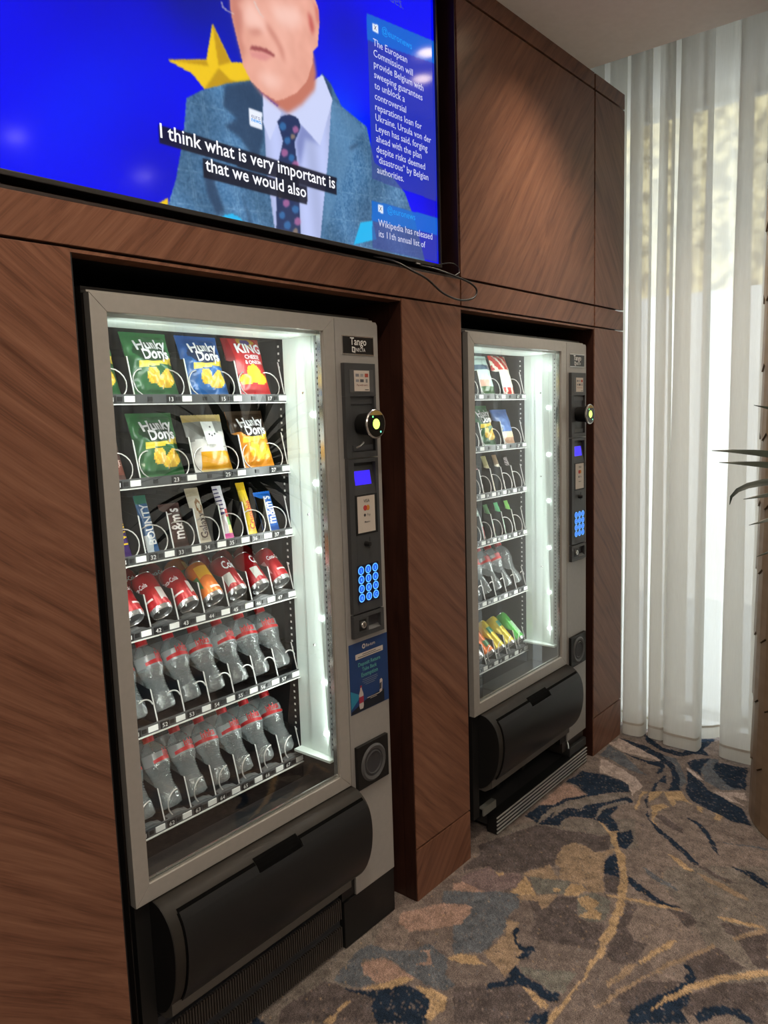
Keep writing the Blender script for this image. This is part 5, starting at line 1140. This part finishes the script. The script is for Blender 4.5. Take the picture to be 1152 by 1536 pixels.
def ell(u, v, cu, cv, ru, rv): return ((u-cu)/ru)**2+((v-cv)/rv)**2 < 1
def crisps(name, base, top, accent):
    """bag with a two-word wavy logo, a slanted ribbon and golden crisps below"""
    def d(u, v):
        if ell(u, v, 0.02, 0.68, 0.78, 0.16): return 4
        if abs(v-0.50-0.05*u) < 0.045 and u > -0.65: return 2
        if ell(u, v, -0.10, 0.31, 0.30, 0.13) or ell(u, v, 0.52, 0.27, 0.30, 0.13) or ell(u, v, 0.25, 0.22, 0.25, 0.09): return 3 if math.sin(u*23+v*31) < 0.75 else 2
        if v > 0.62: return 1
        return 0
    ms = [shiny(name+'_base', base), shiny(name+'_top', top), shiny('crisp_ribbon', (236, 206, 70)), shiny('crisp_gold', (222, 176, 48)), shiny(name+'_accent', accent)]
    root, sf = pack('crisp_packet', 0.132, 0.168, 0.046, (34, 42), d, ms, wave=0.0022)
    wt = shiny('logo_white', (238, 238, 240), 0.35)
    put_text('lettering', 'Hunky', wt, root, (0.004, 0, 0.119), width=0.088, bold=0.03, fn=sf, stretch=1.15, rot=0.05); put_text('lettering', 'Dorys', wt, root, (0.012, 0, 0.094), width=0.078, bold=0.03, fn=sf, stretch=1.2, rot=0.05)
    return root
HD_green = crisps('leaf', (52, 104, 62), (58, 122, 70), (32, 66, 40))
HD_blue = crisps('ocean', (34, 100, 170), (26, 84, 156), (24, 44, 84))
HD_gold = crisps('amber', (222, 142, 34), (60, 44, 30), (44, 34, 26))
def king():
    ms = [shiny('king_red', (190, 28, 36)), shiny('king_deep', (140, 16, 28)), shiny('king_yellow', (236, 196, 30)), shiny('king_purple', (80, 50, 130)), shiny('king_gold', (196, 160, 60))]
    def d(u, v):
        if ell(u, v, 0.1, 0.84, 0.28, 0.05): return 3
        if ell(u, v, 0.1, 0.85, 0.48, 0.075): return 4
        if ell(u, v, 0.08, 0.34, 0.38, 0.13) or ell(u, v, -0.30, 0.25, 0.40, 0.075) or ell(u, v, 0.46, 0.26, 0.38, 0.08): return 2
        if u < -0.72: return 1
        return 0
    root, sf = pack('crisp_packet', 0.135, 0.185, 0.046, (34, 44), d, ms, wave=0.001)
    wt = shiny('logo_white', (0, 0, 0))
    put_text('lettering', 'KING', wt, root, (0.008, 0, 0.1215), width=0.092, bold=0.03, fn=sf); put_text('lettering', 'CHEESE', wt, root, (0.010, 0, 0.103), width=0.056, bold=0.02, fn=sf); put_text('lettering', '& ONION', wt, root, (0.010, 0, 0.088), width=0.064, bold=0.02, fn=sf)
    return root
def plainbag(name, w, h, d, cols, t=0.042, cells=(26, 32), wave=0.001): return pack(name, w, h, t, cells, d, [shiny('%s_%d_%d_%d' % (name, *c), c) for c in cols], wave=wave)

M1 = NEAR; M2 = FAR
def dbl_x(k): return LX0+PITCH*(2*k+1)
def lane_x(k): return LX0+PITCH*(k+0.5)
def floor_z(r): return TRAYZ[r]+TRAY_TOP
LEAN_BAG, YB = math.radians(17), 0.207
def bag(pr, m, k, r, label, cat='crisps', grp='crisp packets in the trays', dz=0.001, dx=0.0): return place(pr, m, dbl_x(k)+dx, YB, floor_z(r)+dz, LEAN_BAG, label, cat, grp)

bag(HD_green, M1, 0, 0, 'green crisp packet half hidden behind the left frame, top tray of nearer machine')
bag(HD_green, M1, 1, 0, 'whole green crisp packet on the top tray of the nearer machine', dx=0.002)
bag(HD_blue, M1, 2, 0, 'blue crisp packet between the green and red ones, top tray of nearer machine')
bag(king(), M1, 3, 0, 'tall red crisp packet with a white KING logo', dx=-0.012)
pr, sf = plainbag('snack_packet', 0.125, 0.165, lambda u, v: 1 if v > 0.78 else (2 if 0.10 < v < 0.30 else 0), [(96, 70, 66), (196, 150, 70), (140, 86, 74)])
tx = shiny('snack_text', (214, 190, 180)); put_text('lettering', 'BARBECUE', tx, pr, (0.052, 0, 0.036), width=0.095, align='r', fn=sf); put_text('lettering', 'SALT', tx, pr, (0.044, 0, 0.020), width=0.045, align='r', fn=sf)
bag(pr, M1, 0, 1, 'brown snack packet with an orange top, cut by the left frame')
bag(HD_green, M1, 1, 1, 'green crisp packet on the second tray of the nearer machine', dx=0.004)
def dsock(u, v):
    if v > 0.88: return 2
    if v > 0.62 + 0.1*u: return 0
    if v < 0.33 and u > -0.6: return 1 if v > 0.06 else 2
    return 3
pr, sf = plainbag('snack_packet', 0.128, 0.160, dsock, [(150, 152, 146), (236, 170, 40), (216, 190, 120), (232, 232, 228)])
b = MB(); b.add([sf(x, z) for x, z in ((-0.022, 0.072), (0.018, 0.072), (0.018, 0.136), (-0.022, 0.136))], [(0, 1, 2, 3)]); b.v = [(x, y-0.006, z) for x, y, z in b.v]; b.build('reflection_plate', shiny('plate_white', (236, 240, 236)), pr)  # white plate laid on the packet as a painted socket reflection
for x, z in ((-0.002, 0.118), (-0.010, 0.098), (0.007, 0.098), (-0.002, 0.094)): MB().lathe([(0.0003, 0), (0.0028, 0)], 10, axis='y', c=(x, sf(x, z)[1]-0.0085, z)).build('reflection_dot', M_ink, pr)
bag(pr, M1, 2, 1, 'white and yellow snack packet with a painted socket reflection, second tray', cat='snack packet')
bag(HD_gold, M1, 3, 1, 'orange and black crisp packet at the right of the second tray', dx=-0.012)

# ---- chocolate bars and sweets, third tray
def bar(name, w, h, t, cols, d, text=None, tcol=(255, 255, 255), tw=0.10, up=True, z=0.075, dx=0.0, stretch=1.0):
    root, sf = pack(name, w, h, t, (14, 40), d, [shiny('%s_%d_%d_%d' % (name, *c), c) for c in cols], crimp=0.06, wave=0.0006)
    if text:
        m = shiny('txt_%d_%d_%d' % tcol, tcol, 0.4); ht = 0.73*tw/text_data(text, 0.02)[2]*stretch
        put_text('lettering', text, m, root, ((ht*0.45 if up else -ht*0.45)+dx, 0, z), width=tw, bold=0.02, fn=sf, rot=math.pi/2 if up else -math.pi/2, stretch=stretch)
    return root
LEAN_BAR = math.radians(19)
def third(pr, m, k, label, r=2, lean=LEAN_BAR, dx=0.0, cat='chocolate bar', grp='bars and sweets in the nearer machine', spin=0.0): return place(pr, m, lane_x(k)+dx, 0.205, floor_z(r)+0.001, lean, label, cat, grp, spin)
third(bar('chocolate_bar', 0.040, 0.140, 0.020, [(66, 38, 110), (52, 30, 88)], lambda u, v: 0 if v < 0.9 else 1, 'TWIRL', (240, 206, 40), 0.085, z=0.065, stretch=1.3), M1, 1, 'purple chocolate bar with yellow lettering at the left frame')
third(bar('chocolate_bar', 0.034, 0.148, 0.018, [(44, 96, 150), (210, 222, 230), (40, 120, 96)], lambda u, v: 2 if v > 0.86 else (1 if v < 0.3 and u < 0.2 else 0), 'BOUNTY', (236, 240, 242), 0.105, z=0.072, stretch=1.2), M1, 2, 'blue and white chocolate bar with vertical white lettering')
def mms(c, c2): return bar('sweet_packet', 0.062, 0.118, 0.026, [c, c2], lambda u, v: 0 if v > 0.12 else 1, "m&m's", (236, 232, 230), 0.082, z=0.062, stretch=1.7)
third(mms((86, 58, 54), (70, 46, 42)), M1, 3, 'brown sweet packet with large white letters', cat='sweets', dx=-0.004)
third(bar('chocolate_bar', 0.042, 0.152, 0.020, [(220, 212, 192), (150, 104, 54), (204, 190, 160)], lambda u, v: 1 if ell(u, v, 0.15, 0.66, 0.5, 0.14) and not ell(u, v, 0.15, 0.66, 0.25, 0.08) else (2 if v > 0.85 else 0), 'Galaxy', (70, 42, 26), 0.07, z=0.048, stretch=1.3), M1, 4, 'cream chocolate bar with dark script lettering', dx=-0.004)
def dstripe(u, v):
    if v < 0.10: return 1
    if u > 0.05: return 2 if v > 0.55 else (3 if v > 0.4 else (4 if v > 0.25 else 5))
    if v > 0.45 and int(v*26) % 2 == 0: return 6
    return 0
third(bar('sweet_packet', 0.030, 0.150, 0.018, [(226, 220, 226), (216, 60, 150), (240, 240, 244), (210, 60, 60), (120, 180, 90), (236, 220, 120), (46, 36, 100)], dstripe), M1, 5, 'slim rainbow striped sweet packet with a pink foot', cat='sweets', dx=-0.002)
third(bar('chocolate_bar', 0.030, 0.152, 0.018, [(238, 206, 44), (214, 176, 30)], lambda u, v: 0 if v < 0.86 else 1, 'Crunchie', (206, 60, 30), 0.082, z=0.056, stretch=1.2), M1, 6, 'yellow chocolate bar with red lettering')
third(mms((30, 104, 196), (22, 84, 170)), M1, 7, 'bright blue sweet packet with large white letters', cat='sweets', dx=-0.012)

# ---- drink cans
def can(name, body, r=0.0312, L=0.115, decos=(), text=None, tcol=(240, 240, 240), band=None):
    root = proto_root(name); s = r/0.0325
    MB().lathe([(r*0.94, 0.0075), (r*0.985, 0.0105), (r, 0.014), (r, L-0.014), (r*0.97, L-0.009), (r*0.86, L-0.0005)], 28).build('body', body if not isinstance(body, tuple) else mat('can_%d_%d_%d' % body, srgb(*body), 0.25, 0.25, 0.6), root, smooth=True)
    alu = mat('can_aluminium', (0.62, 0.62, 0.62), 0.25, 0.85)
    MB().lathe([(r*0.99, 0.0112), (r*0.95, 0.0065), (r*0.87, 0.0012), (r*0.84, 0.0), (r*0.81, 0.0010), (r*0.79, 0.0030)], 28).build('base', alu, root, smooth=True)
    MB().lathe([(r*0.79, 0.0030), (r*0.70, 0.0075), (r*0.40, 0.0105), (0.0004, 0.0115)], 28).build('base_dome', mat('can_dome', (0.16, 0.16, 0.16), 0.4, 0.6), root, smooth=True)
    MB().lathe([(r*0.86, L-0.0008), (r*0.88, L), (r*0.83, L-0.0004), (r*0.80, L-0.005), (0.0004, L-0.005)], 28).build('lid', alu, root, smooth=True)
    wrap = lambda x, z: ((r+0.0004)*math.sin(x/r), -(r+0.0004)*math.cos(x/r), z)
    for j, (a0, a1, z0, z1, c) in enumerate(decos):
        n = 8; b = MB(); vs = []; 
        for i in range(n+1):
            x = (a0+(a1-a0)*i/n)*r; vs += [wrap(x, z0+(z1-z0)*0.15*math.sin(i/n*3.14)), wrap(x, z1)]
        b.add(vs, [(2*i, 2*i+2, 2*i+3, 2*i+1) for i in range(n)]); b.build('print', mat('can_%d_%d_%d' % c, srgb(*c), 0.3, 0.1, 0.6), root, smooth=True)
    if text: put_text('lettering', text, mat('can_txt_%d_%d_%d' % tcol, srgb(*tcol), 0.35), root, (0, 0, L*0.62), width=0.050*s, bold=0.02, stretch=1.7, fn=lambda x, z: tuple(q*1.012 if i < 2 else q for i, q in enumerate(wrap(x, z))))
    return root
COLA = can('drink_can', (178, 18, 30), decos=[(-0.5, 0.6, 0.030, 0.036, (230, 226, 224)), (1.2, 1.9, 0.022, 0.062, (206, 200, 196)), (-1.6, -1.1, 0.028, 0.075, (214, 150, 150))], text='Coca-Cola')
ZERO = can('drink_can', (160, 16, 28), decos=[(-1.3, -0.5, 0.020, 0.058, (190, 196, 190)), (0.2, 0.7, 0.022, 0.050, (226, 214, 214))], text='Coke')
FANTA = can('drink_can', (232, 120, 20), decos=[(-0.8, 0.5, 0.060, 0.098, (236, 176, 24)), (-0.4, 0.9, 0.022, 0.030, (230, 226, 220)), (-1.4, -0.9, 0.03, 0.07, (60, 120, 60))])
LC = math.radians(47)
ORD = ['', 'first', 'second', 'third', 'fourth', 'fifth', 'sixth', 'seventh']
def cans(pr, m, k, r, label, rad=0.0312, spin=0.0, back=False):
    return place(pr, m, lane_x(k)+0.001, 0.186+(0.094 if back else 0), floor_z(r)+rad*0.86*math.sin(LC)+0.0115, LC, label, 'can', 'cans leaning in the trays', spin)
kinds = {1: (COLA, 'red cola can with a green print', 0.5), 2: (COLA, 'red cola can', -1.3), 3: (COLA, 'red cola can', -1.0), 4: (FANTA, 'orange soda can', 0.0), 5: (ZERO, 'red can with a pale information panel', 0.2), 6: (ZERO, 'red can with a pale information panel', 0.7), 7: (COLA, 'red cola can with a white logo', 0.1)}
for k in range(1, 8):
    pr, nm, sp = kinds[k]
    cans(pr, M1, k, 3, '%s, %s from the right in the nearer can tray' % (nm, ORD[8-k]), spin=sp)
    cans(pr, M1, k, 3, '%s waiting behind the %s can from the right in the nearer machine' % (nm.split(' with')[0], ORD[8-k]), spin=sp+0.9, back=True)

# ---- water bottles
M_pet = see_through('clear_pet', (0.90, 0.94, 0.94), 1.42, 0.05, haze=0.25, haze_col=(0.86, 0.92, 0.92), boost=3.0, crinkle=0.55)
def bottle(name, label=True):
    root = proto_root(name)
    key = [(0.006, 0.004), (0.018, 0.001), (0.026, 0.002), (0.0318, 0.008), (0.0332, 0.018), (0.0332, 0.036), (0.0322, 0.048)]
    z = 0.048
    for i in range(7):
        t = (i+1)/7; rr = 0.0322-0.0055*math.sin(min(1, t*1.1)*math.pi*0.66); key += [(rr-0.0013, z+0.003), (rr+0.0012, z+0.0065)]; z += 0.0072
    key += [(0.0305, 0.106), (0.0338, 0.116), (0.0342, 0.124), (0.0336, 0.1275), (0.0342, 0.131), (0.0342, 0.152), (0.0325, 0.162), (0.0265, 0.174), (0.0190, 0.183), (0.0135, 0.188), (0.0128, 0.193)]
    key = [(r, h*0.93) for r, h in key]
    n = 24; vs = []; fs = []
    for j, (r, h) in enumerate(key):
        for i in range(n):
            a = 2*math.pi*i/n; q = r*(1+(0.05*math.cos(5*a) if h < 0.012 else 0.012*math.sin(3*a+h*170) if 0.045 < h < 0.11 else 0)); vs.append((q*math.cos(a), q*math.sin(a), h))
    for j in range(len(key)-1):
        for i in range(n): fs.append((j*n+i, j*n+(i+1) % n, (j+1)*n+(i+1) % n, (j+1)*n+i))
    fs.append(tuple(range(n))[::-1]); b = MB(); b.add(vs, fs); b.build('body', M_pet, root, smooth=True, angle=60)
    red = mat('cap_red', srgb(196, 26, 34), 0.35)
    if label is not None: MB().lathe([(0.0150, 0.1760), (0.0152, 0.1895), (0.0142, 0.1905), (0.0004, 0.1905)], 20, cap0=True).build('cap', red, root, smooth=True)
    if label:
        r = 0.0348; w = lambda x, z: (r*math.sin(x/r), -r*math.cos(x/r), z)
        MB().lathe([(0.0346, 0.115), (0.0346, 0.1445)], 24).build('label_film', see_through('label_film', (0.97, 0.97, 0.97), 1.45, 0.1, haze=0.30, haze_col=(0.9, 0.92, 0.92)), root, smooth=True)
        n = 14; b = MB(); vs = []
        for i in range(n+1):
            x = (-1.5+3.0*i/n)*r; dz = 0.004*math.sin(i/n*5); vs += [w(x, 0.1185+dz*0.5), w(x, 0.127+dz)]
        b.add(vs, [(2*i, 2*i+2, 2*i+3, 2*i+1) for i in range(n)]); b.build('label', mat('label_red', srgb(206, 40, 44), 0.4), root, smooth=True)
        put_text('lettering', 'ishka', mat('label_red', (0, 0, 0)), root, (0.0, 0, 0.1315), width=0.042, bold=0.03, fn=w, stretch=1.25)
    return root
WATER = bottle('water_bottle'); PLAIN = bottle('water_bottle', False)
LB = math.radians(28)
def bottles(pr, m, k, r, label, spin, back=False):
    return place(pr, m, lane_x(k), 0.205+(0.080 if back else 0), floor_z(r)+0.0325*math.sin(LB)+0.0008, LB, label, 'bottle', 'water bottles leaning in the trays', spin)
rnd = random.Random(11)
for r, nm in ((4, 'upper'), (5, 'lowest')):
    for k in range(1, 8):
        bottles(WATER, M1, k, r, '%s water bottle from the right at the front of the %s bottle tray, nearer machine' % (ORD[8-k], nm), 0.1+rnd.uniform(-0.5, 0.75))
        bottles(WATER, M1, k, r, 'water bottle behind the %s from the right, %s bottle tray of nearer machine' % (ORD[8-k], nm), 3.0+rnd.uniform(-0.5, 0.5), True)

# ---- farther machine
pr, sf = plainbag('crisp_packet', 0.130, 0.165, lambda u, v: 1 if v < 0.22 else (2 if v < 0.36 and u < 0.4 else (3 if abs(v-0.7) < 0.06 else 0)), [(190, 214, 206), (70, 108, 66), (214, 170, 150), (70, 96, 120)])
bag(pr, M2, 2, 0, 'pale green and white crisp packet on the top tray of the farther machine')
pr, sf = plainbag('crisp_packet', 0.132, 0.178, lambda u, v: 0 if (v > 0.58 or v < 0.2) and math.sin(u*9+v*13) < 0.6 else 1, [(214, 58, 50), (236, 232, 214)])
bag(pr, M2, 3, 0, 'red and cream crisp packet on the top tray of the farther machine', dx=-0.012)
bag(HD_green, M2, 1, 0, 'green packet almost hidden by the left frame, top tray of farther machine')
bag(HD_green, M2, 2, 1, 'green crisp packet on the second tray of the farther machine')
pr, sf = plainbag('snack_packet', 0.126, 0.150, lambda u, v: 1 if v < 0.18 else (2 if v < 0.34 else 0), [(78, 110, 170), (196, 150, 120), (226, 206, 170)])
bag(pr, M2, 3, 1, 'blue and tan snack packet on the second tray of the farther machine', dx=-0.012, cat='snack packet')
pr, sf = plainbag('snack_packet', 0.120, 0.140, lambda u, v: 0 if v > 0.4 else 1, [(70, 90, 70), (210, 180, 60)])
bag(pr, M2, 1, 1, 'dark snack packet almost hidden by the left frame, second tray of farther machine', cat='snack packet')
spec = [(3, [(236, 206, 40), (190, 150, 30)], 0.036, 0.130, 'yellow bar at the left frame, third tray of the farther machine'), (4, [(206, 150, 160), (90, 60, 60)], 0.022, 0.140, 'slim pink and brown bar, third tray of the farther machine'),
        (5, [(220, 212, 160), (190, 180, 120)], 0.034, 0.150, 'pale yellow bar, third tray of the farther machine'), (6, [(226, 218, 196), (140, 110, 70)], 0.032, 0.150, 'cream bar with a brown top, third tray of the farther machine'), (7, [(90, 80, 80), (214, 206, 206)], 0.026, 0.135, 'dark bar with white flecks, third tray of the farther machine')]
for k, cs, w, h, lb in spec:
    third(bar('chocolate_bar', w, h, 0.018, cs, (lambda u, v: 1 if v > 0.72 else 0) if k != 7 else (lambda u, v: 1 if math.sin(u*6+v*60) > 0.3 else 0)), M2, k, lb, grp='bars and sweets in the farther machine', dx=-0.004)
spec = [(3, [(70, 74, 78), (120, 126, 128)], 0.030, 'grey sweet packet at the left frame, fourth tray of the farther machine'), (4, [(206, 226, 222), (222, 110, 120)], 0.036, 'white and pink sweet packet, fourth tray of the farther machine'), (5, [(96, 150, 96), (150, 110, 80)], 0.030, 'green and brown sweet packet, fourth tray of the farther machine'),
        (6, [(80, 190, 120), (150, 220, 170)], 0.028, 'mint green sweet packet, fourth tray of the farther machine'), (7, [(130, 200, 90), (70, 120, 70)], 0.028, 'lime green sweet packet, rightmost on the fourth tray of the farther machine')]
for k, cs, w, lb in spec:
    third(bar('sweet_packet', w, 0.135, 0.020, cs, lambda u, v: 1 if (v < 0.38 and abs(u) < 0.7) else 0), M2, k, lb, r=3, grp='bars and sweets in the farther machine', cat='sweets', dx=-0.004)
for k in range(3, 8):
    bottles(PLAIN if k == 7 else WATER, M2, k, 4, '%s water bottle from the right in the farther machine%s' % (ORD[8-k], ', without a red band' if k == 7 else ''), rnd.uniform(-0.4, 0.6))
    bottles(WATER, M2, k, 4, 'water bottle behind the %s from the right in the farther machine' % ORD[8-k], 3.0+rnd.uniform(-0.5, 0.5), True)
spec = [(3, (226, 220, 220), [(-1.0, 0.6, 0.03, 0.08, (200, 40, 50))], 'white and red can at the left frame'), (4, (232, 116, 40), [(-0.9, 0.3, 0.03, 0.06, (60, 120, 70))], 'orange slim can'), (5, (232, 206, 60), [(-0.9, 0.4, 0.075, 0.105, (40, 130, 90))], 'yellow slim can'),
        (6, (226, 204, 70), [(-0.7, 0.7, 0.085, 0.115, (40, 130, 90))], 'paler yellow slim can'), (7, (90, 190, 80), [(-0.6, 0.1, 0.02, 0.09, (190, 230, 190))], 'bright green slim can')]
for k, c, d, nm in spec:
    pr = can('drink_can', c, 0.029, 0.142, d)
    cans(pr, M2, k, 5, '%s in the lowest tray of the farther machine' % nm, rad=0.029, spin=0.3)
